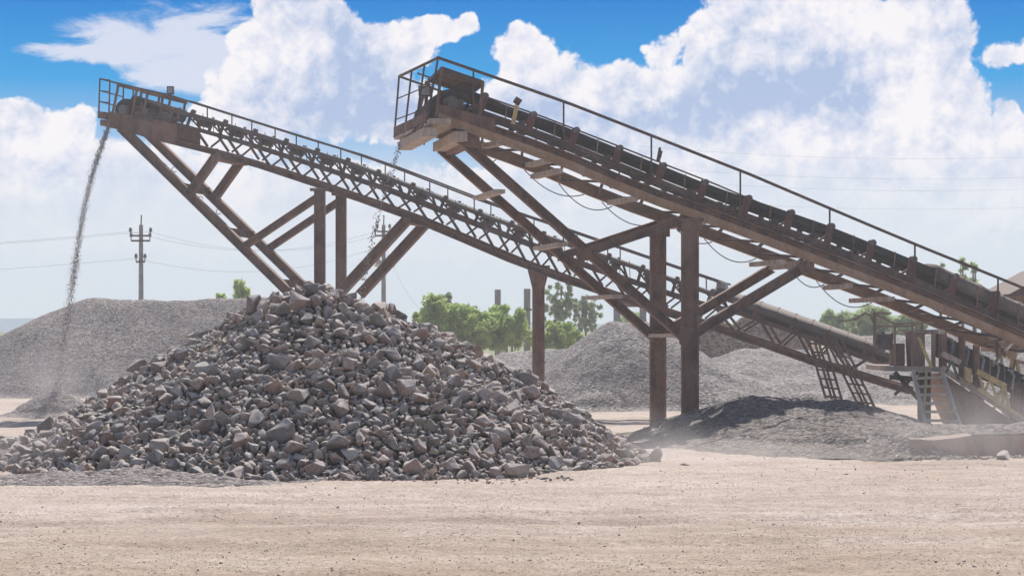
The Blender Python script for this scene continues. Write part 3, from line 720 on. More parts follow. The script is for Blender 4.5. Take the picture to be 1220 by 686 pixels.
# pale sheet of the lower walkway behind the lattice
wk = MB(); run(Lc, wk, lambda x: (lmid(x)*.35+lbot(x)*.65), 235, 870, WL+.05, lambda mb, p, q: mb.bar(p, q, .03, .20), 16, -7); None
cover(Lc, lambda x: lstr(x)-3, lambda x: lstr(x)+2, 850, 1052, .1, WL-.1, .20, M['beltg'], lt, 12)
belt(Lc, lambda x: lstr(x)+2.5, lambda x: lstr(x)+8.5, 880, 1058, .2, WL-.2, 'belt_skirt', M['black'], lt, 12)
cl = MB()
for x in range(862, 1050, 21): cl.tube([Lc.pt(x, lstr(x)-3, .1)+Lc.perp*((WL-.2)/2*(1-math.cos(g)))+V((0,0,.205*math.sin(g))) for g in [math.pi*k/8 for k in range(9)]], .018, 5)
cl.build('cover_seams', M['rust'], lt)
MB().box8([Lc.pt(852,342,.3),Lc.pt(863,345,.3),Lc.pt(863,345,.9),Lc.pt(852,342,.9),Lc.pt(852,334,.3),Lc.pt(863,337,.3),Lc.pt(863,337,.9),Lc.pt(852,334,.9)]).build('junction_box', M['galv'], lt)
for w in (0, WL+.3):
    g = MB(); xs = [119+(860-119)*i/18 for i in range(19)]
    g.tube([Lc.pt(x, lrail(x), w) for x in xs], .03, 6); hr = g.build('handrail', M['rustdark'], lt)
    for x in (119,)*0+tuple(range(247, 860, 53)):
        MB().bar(Lc.pt(x, lrail(x), w), Lc.pt(x, lstr(x)+2, w), .035, .035, (1,0,0)).build('rail_post', M['rustdark'], hr)
g = MB()
for (x, yt, yb) in ((119,94,141),(131,97,144)):
    g.bar(Lc.pt(x, yt, 0), Lc.pt(x-1.5, yb, 0), .04, .04, (1,0,0)); g.bar(Lc.pt(x, yt, WL), Lc.pt(x-1.5, yb, WL), .04, .04, (1,0,0))
for yy in (94, 108, 121): 
    g.bar(Lc.pt(119-(yy-94)*.04, yy, 0), Lc.pt(119-(yy-94)*.04, yy, WL), .03, .03); g.bar(Lc.pt(119-(yy-94)*.04, yy, 0), Lc.pt(131, yy+1.5, 0), .025, .025)
g.build('end_guard', M['rustdark'], lt)
# head machinery
g = MB()
for w in (-.06, WL): g.box8([Lc.pt(128,150,w),Lc.pt(212,173,w),Lc.pt(212,173,w+.05),Lc.pt(128,150,w+.05),Lc.pt(132,133,w),Lc.pt(212,148,w),Lc.pt(212,148,w+.05),Lc.pt(132,133,w+.05)])
g.build('side_plate', M['rust'], lt)
g = MB(); g.tube([Lc.pt(147,131,.2), Lc.pt(147,131,WL-.2)], .36, 18); dd = g.build('head_drum', M['black'], lt, True)
g = MB(); g.tube([Lc.pt(147,131,-.06), Lc.pt(147,131,.2)], .15, 12); g.build('drum_bearing', M['grey'], dd)
g = MB(); g.tube([Lc.pt(150,119,.5), Lc.pt(212,137,.5)], .20, 12); g.build('snub_roll', M['black'], lt, True)
for (x, y, r, l) in ((172,140,.19,22),(196,143,.17,18)):
    g = MB(); g.tube([Lc.pt(x-l/2, y-2, .1), Lc.pt(x+l/2, y+3, .1)], r, 14); g.tube([Lc.pt(x+l/2, y+3, .1), Lc.pt(x+l/2+3, y+4, .1)], r*.7, 12); mo = g.build('motor', M['rustdark'], lt, True)
    MB().box8([Lc.pt(x-3,y-6,0),Lc.pt(x+4,y-5,0),Lc.pt(x+4,y-5,.15),Lc.pt(x-3,y-6,.15),Lc.pt(x-3,y-10,0),Lc.pt(x+4,y-9,0),Lc.pt(x+4,y-9,.15),Lc.pt(x-3,y-10,.15)]).build('terminal_box', M['grey'], mo)
g = MB(); g.box8([Lc.pt(158,146,.1),Lc.pt(186,152,.1),Lc.pt(186,152,.6),Lc.pt(158,146,.6),Lc.pt(158,124,.1),Lc.pt(184,131,.1),Lc.pt(184,131,.6),Lc.pt(158,124,.6)]); g.build('gearbox', M['rustdark'], lt)
g = MB(); 
for (xa, ya, xb, yb) in ((168,122,172,142),(190,126,206,134),(200,150,205,128),(211,142,214,128),(176,120,205,130)): g.bar(Lc.pt(xa, ya, .05), Lc.pt(xb, yb, .05), .06, .07)
g.build('frame_bars', M['rust'], lt)
g = MB(); g.bar(Lc.pt(140,101,.0), Lc.pt(196,115,.0), .12, .10); g.bar(Lc.pt(140,101,WL), Lc.pt(196,115,WL), .12, .10)
vs = [Lc.pt(140,101,0),Lc.pt(196,115,0),Lc.pt(196,115,WL),Lc.pt(140,101,WL)]; g.box8([v+V((0,0,.03)) for v in vs]+[v+V((0,0,.05)) for v in vs]); ro = g.build('sheet_roof', M['rust'], lt)
for (xa, ya, xb, yb) in ((141,102,132,146),(163,107,156,144),(176,111,168,148),(194,115,189,150)):
    for w in (0, WL): MB().bar(Lc.pt(xa, ya, w), Lc.pt(xb, yb, w), .06, .07, (1,0,0)).build('roof_leg', M['rust'], ro)
for (a, b, c, d) in ((118,141,127,133),(121,150,133,143),):
    MB().box8([Lc.pt(a,b,-.1),Lc.pt(c,b+1,-.1),Lc.pt(c,b+1,1.2),Lc.pt(a,b,1.2),Lc.pt(a,d,-.1),Lc.pt(c,d+1,-.1),Lc.pt(c,d+1,1.2),Lc.pt(a,d,1.2)]).build('end_bracket', M['rust'], lt)
# L supports
def LB(a, b, w, wd=.26, name='diagonal_brace', m='rust', h=None):
    return MB().ibeam(Lc.pt(*a, w), Lc.pt(*b, w), wd, h or wd, .03).build(name, M[m], lt)
for w in (0, 2.05):
    LB((144,152), (346,350), w)
    LB((262,180), (225,232), w, .24); LB((377,236), (292,293), w, .2)
    LB((485,262), (404,350), w, .28)
    p = Lc.pt(381, 226, w); MB().ibeam(V((p.x, p.y, -.1)), p, .27, .32, .03, (1,0,0)).build('support_column', M['rust'], lt)
    q = Lc.pt(381, 226, w); MB().bar(q-V((.28,0,.0)), q+V((.28,0,0)), .3, .08).build('cap_plate', M['rust'], lt)
for (x, y) in ((218,223),(272,276),(333,337)): MB().ibeam(Lc.pt(x, y, 0), Lc.pt(x, y, 2.05), .16, .22, .02).build('cross_beam', M['rust'], lt)
for (x, y) in ((236,243),(205,208),(258,258),(290,306)): MB().tube([Lc.pt(x+2,y-6,.05)+V((.08*math.cos(g),0,.08*math.sin(g))) for g in [k*.7 for k in range(9)]], .012, 5).build('lifting_ring', M['rust'], lt)
for x in (259, 485): MB().bar(Lc.pt(x, lbot(x)+2, -.1), Lc.pt(x, lbot(x)+2, 2.15), .3, .18).build('cross_beam', M['rust'], lt)
for w in (.45,):
    p = Lc.pt(637.5, 316, w); c = MB(); c.tube([(p.x,p.y,-.1),(p.x,p.y,p.z-.7),(p.x,p.y,p.z-.45)], [.18,.18,.21], 14)
    c.box8([(p.x-.19,p.y-.2,p.z-.6),(p.x+.19,p.y-.2,p.z-.6),(p.x+.19,p.y+.2,p.z-.6),(p.x-.19,p.y+.2,p.z-.6),(p.x-.34,p.y-.3,p.z-.0),(p.x+.34,p.y-.3,p.z-.0),(p.x+.34,p.y+.3,p.z-.0),(p.x-.34,p.y+.3,p.z-.0)])
    c.build('support_column', M['rust'], lt)
fl = thing('floodlight', 'small black floodlight clipped to the top rail of the left conveyor', 'floodlight', tuple(Lc.pt(202,113,.1)))
q = Lc.pt(201.5, 107.5, .1); b = MB(); b.box((q.x-.10,q.y-.06,q.z-.12),(q.x+.10,q.y+.08,q.z+.12)); b.build('lamp_housing', M['rustdark'], fl)
b = MB(); b.box((q.x-.075,q.y-.072,q.z-.09),(q.x+.075,q.y-.063,q.z+.09)); b.build('lens', M['glass'], fl)
b = MB(); b.bar(q-V((0,0,.1)), q-V((.0,0,.28)), .04, .04, (1,0,0)); b.build('mount_pole', M['rustdark'], fl)
# lattice tail frames under the lower end of the left conveyor
for (a, b, w, off) in (((962,398),(990,492),-.25,19),((984,402),(1032,500),-.25,19)):
    ld = MB(); p0 = Lc.pt(*a, w); p1 = Lc.pt(*b, w)
    sx = V((off*Lc.Y0/F*.95, 0, -.05))
    th = thing('steel_ladder', 'left of the two dark steel ladder frames hanging below the left conveyor' if a[0] < 970 else 'right of the two dark steel ladder frames hanging below the left conveyor', 'ladder', (p1.x, p1.y, 0), 'ladder frames under the conveyor')
    for k, o_ in enumerate((0, .38, .62, 1)): MB().bar(p0+sx*o_, V((p1.x, p1.y, p1.z))+sx*o_, .06, .06, (0,1,0)).build('rail', M['rustdark'], th)
    for i in range(1, 9): c_ = p0.lerp(p1, i/9); MB().bar(c_, c_+sx, .045, .05).build('rung', M['rustdark'], th)
# ------------------------------------------------------------ drive platform, ladder, hopper at right
YP = 51.6
def fb(mb, pts, Y0, Y1):  # extrude an image polygon measured at depth Y0 back to depth Y1 (world prism)
    P = [at(x, y, Y0) for x, y in pts]; n = len(P); Q = [p+V((0, Y1-Y0, 0)) for p in P]
    return mb.add(P+Q, [tuple(range(n)), tuple(range(2*n-1, n-1, -1))]+[(i, (i+1) % n, n+(i+1) % n, n+i) for i in range(n)])
pt_ = thing('drive_platform', 'raised steel drive platform with brown cabinets, guard rails and corner posts', 'platform', tuple(gnd(1090, YP)))
fb(MB(), [(1055,436),(1125,437),(1125,443),(1055,442)], 50.2, 53.0).build('deck', M['plank'], pt_)
fb(MB(), [(1085,396),(1102,397),(1102,437),(1087,437)], 50.6, 51.3).build('cabinet', M['rustlight'], pt_)
fb(MB(), [(1066,409),(1078,409),(1078,437),(1066,437)], 50.8, 51.5).build('cabinet', M['rust'], pt_)
fb(MB(), [(1078,392.5),(1102,395),(1102,396.6),(1078,394.2)], 50.5, 51.5).build('cabinet_top', M['plank'], pt_)
g = MB(); g.tube([at(1047,405,50.8), at(1062,407,50.8)], .22, 14); g.tube([at(1043,404,50.8), at(1047,405,50.8)], .14, 12); g.build('motor', M['grey'], pt_, True)
for (x, y0, y1, Y, w) in ((1042,372,412,50.6,.07),(1066,386,437,50.3,.05),(1087,386,437,50.3,.05),(1112,393,437,50.4,.09),(1120,394,437,50.4,.06),(1098,386,396,52.5,.05)):
    MB().bar(at(x, y0, Y), at(x, y1, Y), w, w, (1,0,0)).build('guard_post', M['rustlight'], pt_)
g = MB()
for (a, b) in (((1042,373),(1062,373)),((1042,389),(1090,388)),((1066,386),(1112,384)),((1066,386),(1043,374)),((1020,380),(1030,373)),((1030,373),(1038,376)),((1038,376),(1041,385)),((1003,383),(1020,380))): g.tube([at(*a, 50.5), at(*b, 50.5)], .025, 6)
g.build('guard_rail', M['rustlight'], pt_)
for (x, y0, y1, w) in ((1101,443,512,.28),(1164,455,520,.28),(1212,455,520,.28)):
    p = at(x, y0, 51.0); MB().ibeam(V((p.x, p.y, -.1)), p, w, w, .03, (1,0,0)).build('support_column', M['rust'], pt_)
g = MB(); g.bar(at(1066,443,50.6), at(1094,475,50.6), .1, .1); g.bar(at(1094,443,50.6), at(1066,470,50.6), .07, .07); g.bar(at(1060,449,50.6), at(1100,452,50.6), .1, .12); g.build('under_brace', M['rustdark'], pt_)
# leaning strut in pale yellow
MB().bar(at(1094,402,50.0), at(1110,438,50.0), .07, .07, (1,0,0)).build('yellow_strut', M['yellow'], pt_)
# wooden step ladder
ld = thing('step_ladder', 'pale wide wooden ladder leaning up to the drive platform', 'ladder', tuple(gnd(1130, 47)))
la, lb = (1088,443,50.0), (1108,530,47.2); ra, rb_ = (1122,441,50.0), (1152,532,47.2)
for a, b in ((la, lb), (ra, rb_)):
    p = at(*a); q = at(*b); MB().bar(p, q, .07, .12, (0,1,0)).build('rail', M['paleplank'], ld)
for i in range(8):
    f_ = (i+.8)/8.6; p = at(*la).lerp(at(*lb), f_); q = at(*ra).lerp(at(*rb_), f_); MB().bar(p, q, .14, .06).build('step', M['paleplank'], ld)
MB().bar(at(1104,440,49.6), at(1100,505,48.0), .05, .05, (0,1,0)).build('hand_pole', M['yellow'], ld)
# hopper / sloping feeder with black belt panels and yellow lattice
hp = thing('feed_conveyor', 'dark sloping feeder with yellow lattice side under the right end of the front conveyor', 'feeder', tuple(gnd(1180, 51)))
fb(MB(), [(1125,446),(1222,512),(1222,514),(1190,513),(1158,512),(1140,470)], 50.2, 53.6).build('hopper_wall', M['rustlight'], hp)
g = MB(); g.bar(at(1122,438,49.9), at(1220,503,49.9), .14, .13); g.build('lower_chord', M['plank'], hp)
g = MB(); g.bar(at(1165,463,49.75), at(1212,494,49.75), .12, .10); g.build('lower_chord', M['yellow'], hp)
g = MB(); g.bar(at(1122,421,49.9), at(1144,432,49.9), .12, .13); g.build('upper_chord', M['plank'], hp)
g = MB(); g.bar(at(1164,442,49.8), at(1198,460,49.8), .12, .13); g.build('upper_chord', M['yellow'], hp)
for (a, b, c, d, m_) in ((1127,443,1134,430,'grey'),(1134,430,1142,452,'grey'),(1166,446,1172,466,'yellow'),(1172,468,1179,454,'yellow'),(1181,454,1188,477,'yellow'),(1188,477,1196,460,'yellow'),(1197,460,1202,485,'yellow'),(1212,492,1220,498,'yellow')):
    MB().bar(at(a,b,49.85), at(c,d,49.85), .06, .06, (0,1,0)).build('lattice_bar', M[m_], hp)
fb(MB(), [(1150,436),(1158,440),(1158,456),(1150,452)], 49.6, 49.8).build('gate_plate', M['yellow'], hp)
g = MB()
for i in range(7):
    x = 1112+i*17.5; yy = 394+i*8.5; fb(g, [(x,yy),(x+15,yy+7),(x+15,yy+36),(x,yy+29)], 51.0, 51.2)
g.build('skirt_panels', M['black'], hp)
for i in range(6):
    x = 1134+i*18; y_ = 404+i*9.5
    MB().tube([at(x-6,y_-2,50.6), at(x,y_,50.6), at(x+2,y_+5,50.6), at(x-1,y_+22,50.6)], .035, 6).build('hanger_hook', M['galv'], hp)
for (x, y0, y1) in ((1124,396,440),(1146,400,455),(1163,412,465)):
    MB().bar(at(x,y0,50.3), at(x,y1,50.3), .16, .14, (1,0,0)).build('upright', M['rust'], hp)
rg = random.Random(3)
for i in range(16):
    x = 1185+rg.uniform(-8, 32); y_ = 405+rg.uniform(0, 85); a = rg.uniform(0, 3.14); L_ = rg.uniform(8, 22)
    MB().bar(at(x-L_*math.cos(a)/2, y_-L_*math.sin(a)/2, rg.uniform(50.4, 51.8)), at(x+L_*math.cos(a)/2, y_+L_*math.sin(a)/2, rg.uniform(50.4, 51.8)), .07, .07).build('tangle_bar', M[rg.choice(('rust','rustlight','paleplank','rustlight','yellow'))], hp)
fb(MB(), [(1158,498),(1222,505),(1222,514),(1158,512)], 53.0, 53.6).build('back_rail', M['concrete'], hp)
# low plate wall / trough
g = MB(); w_ = thing('trough_wall', 'low reddish rust steel trough wall at the right behind the dusty ground', 'trough', tuple(gnd(1150, 41)))
fb(MB(), [(1080,547),(1085,524),(1158,519),(1168,549)], 40.2, 40.75).build('end_plate', M['redwall'], w_)
fb(MB(), [(1163,549),(1157,519),(1262,515),(1262,552)], 40.6, 40.75).build('side_plate', M['rust'], w_)
fb(MB(), [(1160,517),(1262,514),(1262,517.5),(1160,520)], 40.45, 40.6).build('top_lip', M['rustdark'], w_)
grid_mesh('trough_fill', 6.8, 12, 40.6, 45, 90, 70, lambda x, y: seg_pile(x, y, 8.7, 10.8, 42.4, .55, 1.3, 1, 1.7, 2, 61, .15), M['gravelmound'], clip=-.045, label='dusty gravel lying behind the low reddish trough wall', cat='gravel fill')
g = random.Random(12)
for ob_ in (o for o in list(w_.children) if o.name.startswith(('end_plate', 'side_plate'))):
    bm = bmesh.new(); bm.from_mesh(ob_.data); bmesh.ops.triangulate(bm, faces=bm.faces)
    for _ in range(4): bmesh.ops.subdivide_edges(bm, edges=[e for e in bm.edges if e.calc_length() > .22], cuts=1); bmesh.ops.triangulate(bm, faces=bm.faces)
    for v in bm.verts: v.co += V((0, .05*mn.noise(v.co*1.7), .05*mn.noise(v.co*2.3+V((5,0,0)))*(v.co.z > .3)))
    bm.to_mesh(ob_.data); bm.free()
sp_l = [(g.uniform(7.4, 10.6), g.uniform(39.5, 40.15), 0, g.uniform(.02, .075)) for _ in range(170)]
rock_mass(sp_l, 'rubble_crumbs', M['rocks'], .3, label='loose rubble crumbs strewn along the foot of the low trough wall', cat='rubble', kind='stuff')
# ------------------------------------------------------------ building at the right edge
hs = thing('machine_house', 'small dark brown shed roof peeking over the conveyor at the right edge', 'shed', tuple(gnd(1225, 62)))
fb(MB(), [(1206,358),(1206,349),(1262,340),(1262,420),(1206,420)], 60, 64).build('wall', M['rust'], hs)
fb(MB(), [(1203,350),(1216,343),(1262,318),(1262,346),(1203,353)], 59.8, 64.2).build('roof', M['rustdark'], hs)

# ------------------------------------------------------------ poles, posts
def utility_pole(px, ytop, Y, lab, arms):
    th = thing('utility_pole', lab, 'utility pole', tuple(gnd(px, Y))); p = at(px, ytop, Y); s = Y/F
    MB().tube([(p.x,p.y,-.2),(p.x,p.y,p.z)], [.14,.09], 10).build('pole', M['concrete'], th)
    MB().tube([(p.x,p.y,p.z),(p.x+.02,p.y,p.z+.45)], .03, 6).build('lightning_rod', M['rustdark'], th)
    for (dy, hw) in arms:
        z = p.z-dy*s; MB().bar((p.x-hw,p.y-.12,z), (p.x+hw,p.y-.12,z), .08, .08).build('crossarm', M['rustdark'], th)
        for q in (-1, -.55, .55, 1):
            if hw < .5 and abs(q) < 1: continue
            MB().tube([(p.x+hw*q,p.y-.12,z+.03),(p.x+hw*q,p.y-.12,z+.16),(p.x+hw*q,p.y-.12,z+.2),(p.x+hw*q,p.y-.12,z+.36)], [.025,.025,.08,.05], 8).build('insulator', M['grey'], th)
    return th
P1 = utility_pole(168, 268, 92, 'tall grey concrete utility pole with crossarms standing behind the left gravel stockpile', ((13, .45),(19, .42),(44, .2)))
P2 = utility_pole(457, 268, 100, 'concrete utility pole with a pale lamp cluster seen between the left conveyor braces', ((8, .3),(13, .4),))
for (dx, dz, s) in ((-.35,-1.5,.22),(.35,-1.75,.2),(-.1,-1.95,.24)):
    p = at(457, 268, 100)+V((dx, -.2, dz)); MB().tube([p-V((s,0,-.12)), p, p+V((s*.8,0,-.3))], [.22,.16,.05], 8).build('lamp_cluster', M['pale'], P2)
for (x, yt, Y, lab, r) in ((593,345,96,'short plain concrete post rising out of the bright green bushes, left of two',.16),(628,344,94,'short plain concrete post just left of the round conveyor column',.17)):
    p = at(x, yt, Y); th = thing('post', lab, 'post', (p.x, p.y, 0)); MB().tube([(p.x,p.y,-.1),(p.x,p.y,p.z)], r*.9, 10).build('shaft', M['concrete'], th)
    MB().tube([(p.x,p.y,p.z-1.0),(p.x,p.y,p.z-.9)], r*1.25, 10).build('band', M['rust'], th)
p = at(737,362,85); gt = thing('pipe_portal', 'thin pipe portal frame standing on top behind the grey gravel cone', 'pipe frame', (p.x, p.y, 0))
for x in (735, 766): a = at(x, 362, 85); MB().tube([(a.x,a.y,0),(a.x,a.y,a.z)], .14, 8).build('leg', M['concrete'], gt)
MB().tube([at(733,361.5,85), at(769,361,85)], .16, 8).build('top_pipe', M['rust'], gt)
g = MB(); a = at(774, 358, 85)
# power lines
def wire(p, q, sag, lab):
    g = MB().tube(sagline(p, q, sag, 14), .0045, 4).build('power_line', M['cable']); tag(g, lab, 'wire', 'thin power lines')
p1 = at(168, 284, 92); 
for k, (dx, dz) in enumerate(((-.4,.3),(.4,.3),(-.2,-.9))):
    s_ = p1+V((dx,-.1,dz)); wire(s_+V((-40, 6, -.6)), s_, .7, 'thin power line running left from the utility pole')
    wire(s_, at(457, 280, 100)+V((dx*.8, -.1, dz*.6)), .9, 'thin power line strung between the two utility poles')
wire(at(457,285,100), at(505,372,75), .5, 'thin wire sloping down to the right from the pole with the lamp cluster')
for k, y_ in enumerate((172, 196, 210, 232)): wire(at(760, y_+2, 150), at(1300, y_+12, 150), .6, 'faint power line high above the right conveyor')

# ------------------------------------------------------------ falling material
def stream(name, pts, n, w0, w1, r0, r1, lab, fade=0):
    g = random.Random(n); VS = []; FS = []; T = []; k = 0
    P = [V(p) for p in pts]
    for i in range(n):
        u = g.random()
        if fade and u > fade and g.random() < .35: continue
        s = u*(len(P)-1); j = min(int(s), len(P)-2); p = P[j].lerp(P[j+1], s-j)
        w = w0+(w1-w0)*u; p = p+V((g.gauss(0,w), g.gauss(0,w), g.gauss(0,.08)))
        a, f = RMnp[g.randrange(26)]; r = g.uniform(r0, r1)*2
        R_ = np.array(rot(g)); VS.append((a*r)@R_.T+np.array(p)); FS.append(f+k); k += len(a); T.append(np.full(len(a), g.choice((0, .85, .87, .3))))
    me = bpy.data.meshes.new(name); vs = np.concatenate(VS); fs = np.concatenate(FS)
    me.from_pydata(vs.tolist(), [], fs.tolist()); me.update()
    q = me.attributes.new('tint', 'FLOAT', 'POINT'); q.data.foreach_set('value', np.concatenate(T).astype(np.float32))
    me.materials.append(M['rocks']); o = bpy.data.objects.new(name, me); COL.objects.link(o); tag(o, lab, 'gravel stream', None, 'stuff')
def para(a, b, k, n=14):  # falls from a to b, horizontal speed constant
    return [V((a.x+(b.x-a.x)*math.sqrt(t)**k, a.y+(b.y-a.y)*math.sqrt(t), a.z+(b.z-a.z)*t)) for t in [i/n for i in range(n+1)]]
a = Lc.pt(131, 150, WL/2); b = V((-13.32, 60, .7))
stream('falling_gravel', [at(130,150,61.8), at(119,180,61.6), at(108,215,61.3), at(99,255,61), at(92,300,60.7), at(86,340,60.4), at(80,385,60.2), at(73,430,60.1), at(68,466,60)], 7000, .03, .085, .008, .019, 'dark stream of gravel falling from the left conveyor head onto the small cone', .66)
stream('falling_gravel', [at(478,168,48.8), at(469,195,48.8), at(458,230,48.7), at(447,270,48.6), at(438,310,48.5), at(431,350,48.4), at(426,400,48.3)], 420, .025, .05, .012, .028, 'thin sparse trickle of stones dropping from the head of the front conveyor')

# ------------------------------------------------------------ vegetation
CRF = [2.0]
def foliage(g, c, rad, n, ls, clumps, flat=1.0, name='crown', m=None, parent=None, **pr):
    vs = []; fs = []; cl = []
    for _ in range(clumps):
        v = V((g.gauss(0,1), g.gauss(0,1), g.gauss(0,1))).normalized()*g.random()**.45
        cl.append((V(c)+V((v.x*rad[0], v.y*rad[1], v.z*rad[2])), g.uniform(.5, 1.1)))
    cr = min(rad)*CRF[0]/max(1, clumps**.4)
    for i in range(n):
        q, s = g.choice(cl); d = V((g.gauss(0,1), g.gauss(0,1), g.gauss(0,1)*flat)).normalized()*cr*s*g.random()**.5
        p = q+d; a = V((g.gauss(0,1), g.gauss(0,1), g.gauss(0,1))).normalized(); b = a.cross(V((g.gauss(0,1), g.gauss(0,1), g.gauss(0,1)))).normalized()
        L_ = ls*g.uniform(.6, 1.3); k = len(vs)
        vs += [p-a*L_, p+b*L_*.42, p+a*L_, p-b*L_*.42]; fs.append((k, k+1, k+2, k+3))
    me = bpy.data.meshes.new(name); me.from_pydata(vs, [], fs); me.update()
    return link(name, me, m, parent, **pr), cl
def plant(kind, lab, px, ytop, ybot, wpx, Y, m, leaves, clumps, ls, trunks=1, cat='tree', seed=1, group=None, bare=.15, dens=1.0):
    g = random.Random(seed); s = Y/F; base = gnd(px, Y); th = thing(kind, lab, cat, tuple(base), group)
    top = at(px, ytop, Y).z; bot = max(0.2, at(px, ybot, Y).z); bot = max(bot, top*bare)
    rx = wpx/2*s; rz = (top-bot)/2; c = V((base.x, Y, (top+bot)/2))
    o, cl = foliage(g, c, (rx*.85, min(rx, 2.5)*.8, rz*.85), leaves, ls, clumps, name='crown', m=m, parent=th) if False else foliage(g, c, (rx*.85, min(rx, 2.5)*.8, rz*.85), leaves, clumps=clumps, ls=ls, name='crown', m=m, parent=th)
    for k in range(trunks):
        b = base+V((g.uniform(-.3,.3)*rx*(trunks > 1), g.uniform(-.2,.2), -.1)); tp = c+V((g.uniform(-.2,.2)*rx, 0, rz*.6))
        tm = MB(); r = max(.03, top*.012); mid = b.lerp(tp, .5)+V((g.uniform(-.15,.15), 0, 0)); tm.tube([b, mid, tp], [r*1.5, r, r*.3], 7)
        for q, _ in g.sample(cl, min(len(cl), 9)):
            f_ = g.uniform(.3, .85); st = b.lerp(mid, f_*2) if f_ < .5 else mid.lerp(tp, f_*2-1); tm.tube([st, st.lerp(q, .5)+V((0,0,.1)), q], [r*.5, r*.3, r*.12], 5)
        tm.build('trunk', M['bark'], th)
G1 = 'bright green bushes behind the rocks'
plant('bush', 'bright green bush at the left end of the hedge behind the rock ridge', 518, 350, 420, 62, 88, M['leafb'], 9000, 80, .11, 3, 'bush', 1, G1, .02)
plant('bush', 'broad bright green bush in the middle of the hedge behind the rock ridge', 556, 356, 424, 84, 89, M['leafb'], 14000, 110, .11, 3, 'bush', 2, G1, .02)
plant('bush', 'bright green bush around the first plain concrete post', 600, 362, 424, 70, 90, M['leafb'], 11000, 90, .11, 3, 'bush', 3, G1, .02)
plant('bush', 'low green bush just right of the round conveyor column', 662, 380, 428, 80, 92, M['leafb'], 9000, 80, .11, 2, 'bush', 4, G1, .02)
plant('conifer', 'small dark pointed tree top rising above the bright green bushes', 531, 346, 372, 13, 96, M['leafd'], 1800, 12, .10, 1, 'tree', 5)
CRF[0] = 1.05
plant('tree', 'tall slender airy grey green tree behind the gravel, right of the round column', 668, 324, 404, 54, 98, M['leafd'], 3600, 80, .10, 1, 'tree', 6)
plant('tree', 'smaller airy grey green tree beside the tall slender one, nearer the steel columns', 698, 342, 404, 44, 99, M['leafd'], 2600, 60, .10, 1, 'tree', 7)
CRF[0] = 2.0
plant('bush', 'low hazy green bush behind the pipe portal and the grey gravel cone', 752, 372, 402, 46, 104, M['leafh'], 3000, 20, .14, 1, 'bush', 8)
plant('bush', 'hazy green shrub seen under the belt between the second column and the braces', 850, 388, 412, 60, 108, M['leafh'], 3500, 24, .14, 1, 'bush', 9)
plant('tree', 'leafy hazy tree behind the guard rails of the drive platform', 1040, 360, 415, 72, 95, M['leafh'], 8000, 60, .14, 2, 'tree', 10)
plant('tree', 'pale hazy tree top left of the drive platform above the belt cover', 996, 370, 412, 46, 97, M['leafh'], 3500, 26, .14, 1, 'tree', 11)
plant('tree', 'leafy hazy tree partly hidden behind the brown cabinets', 1085, 372, 412, 60, 93, M['leafh'], 6000, 36, .14, 2, 'tree', 12)
for i, (x, yt, w) in enumerate(((1121,308,10),(1147,304,12),(1160,308,14),(1196,330,10))):
    plant('sapling', ('leftmost thin','second thin','thickest','rightmost short')[i]+' leafy shoot poking above the front conveyor handrail at right', x, yt, yt+46, w, 66, M['leafh'], 240, 12, .10, 1, 'sapling', 20+i)
plant('sapling', 'bright green sprig poking up behind the left stockpile crest near the rock peak', 286, 334, 366, 22, 88, M['leafb'], 520, 9, .15, 2, 'sapling', 30)
plant('sapling', 'tiny green sprig at the left end of the stockpile crest', 264, 347, 362, 12, 88.5, M['leafb'], 160, 5, .13, 1, 'sapling', 31)
plant('bush', 'small dark green bush at the far left edge beside the stockpile', 24, 384, 412, 11, 100, M['leafh'], 900, 10, .12, 1, 'bush', 32)
plant('bush', 'low green bush cut by the left edge of the photo', -2, 398, 420, 16, 98, M['leafh'], 900, 10, .12, 1, 'bush', 33)
# grass behind the hedge
g = random.Random(9); vs = []; fs = []
for _ in range(9000):
    Y = g.uniform(86, 112); x = g.uniform(-4, 20); h = g.uniform(.15, .5); k = len(vs); d = g.uniform(-.1, .1)
    vs += [(x-.03, Y, 0), (x+.03, Y, 0), (x+d, Y+g.uniform(-.1,.1), h)]; fs.append((k, k+1, k+2))
me = bpy.data.meshes.new('grass'); me.from_pydata(vs, [], fs); link('grass', me, M['leafh'], label='rough green grass behind the gravel heaps', cat='grass', kind='stuff')
# ------------------------------------------------------------ light, sky, camera
EL, AZ = 47, 10      # sun height and degrees right of straight ahead
sd_ = V((math.sin(math.radians(AZ))*math.cos(math.radians(EL)), math.cos(math.radians(AZ))*math.cos(math.radians(EL)), math.sin(math.radians(EL))))
ld_ = bpy.data.lights.new('sun', 'SUN'); ld_.energy = 5.0; ld_.angle = math.radians(.55); ld_.color = (1, .955, .90)
so = bpy.data.objects.new('sun', ld_); COL.objects.link(so); so.rotation_euler = sd_.to_track_quat('Z', 'Y').to_euler()
W = bpy.data.worlds.new('World'); SC.world = W; W.use_nodes = True
t = NT(W.node_tree)
tc = t.n('ShaderNodeTexCoord'); sx = t.n('ShaderNodeSeparateXYZ'); t.l(tc.outputs['Generated'], sx.inputs[0])
sky = t.n('ShaderNodeTexSky', sky_type='NISHITA'); sky.sun_disc = False; sky.sun_elevation = math.radians(EL); sky.sun_rotation = math.radians(AZ)
sky.air_density = 1.0; sky.dust_density = .6; sky.ozone_density = 2.0
az = t.m('ARCTAN2', sx.outputs[0], sx.outputs[1])
el = t.m('ARCSINE', sx.outputs[2])
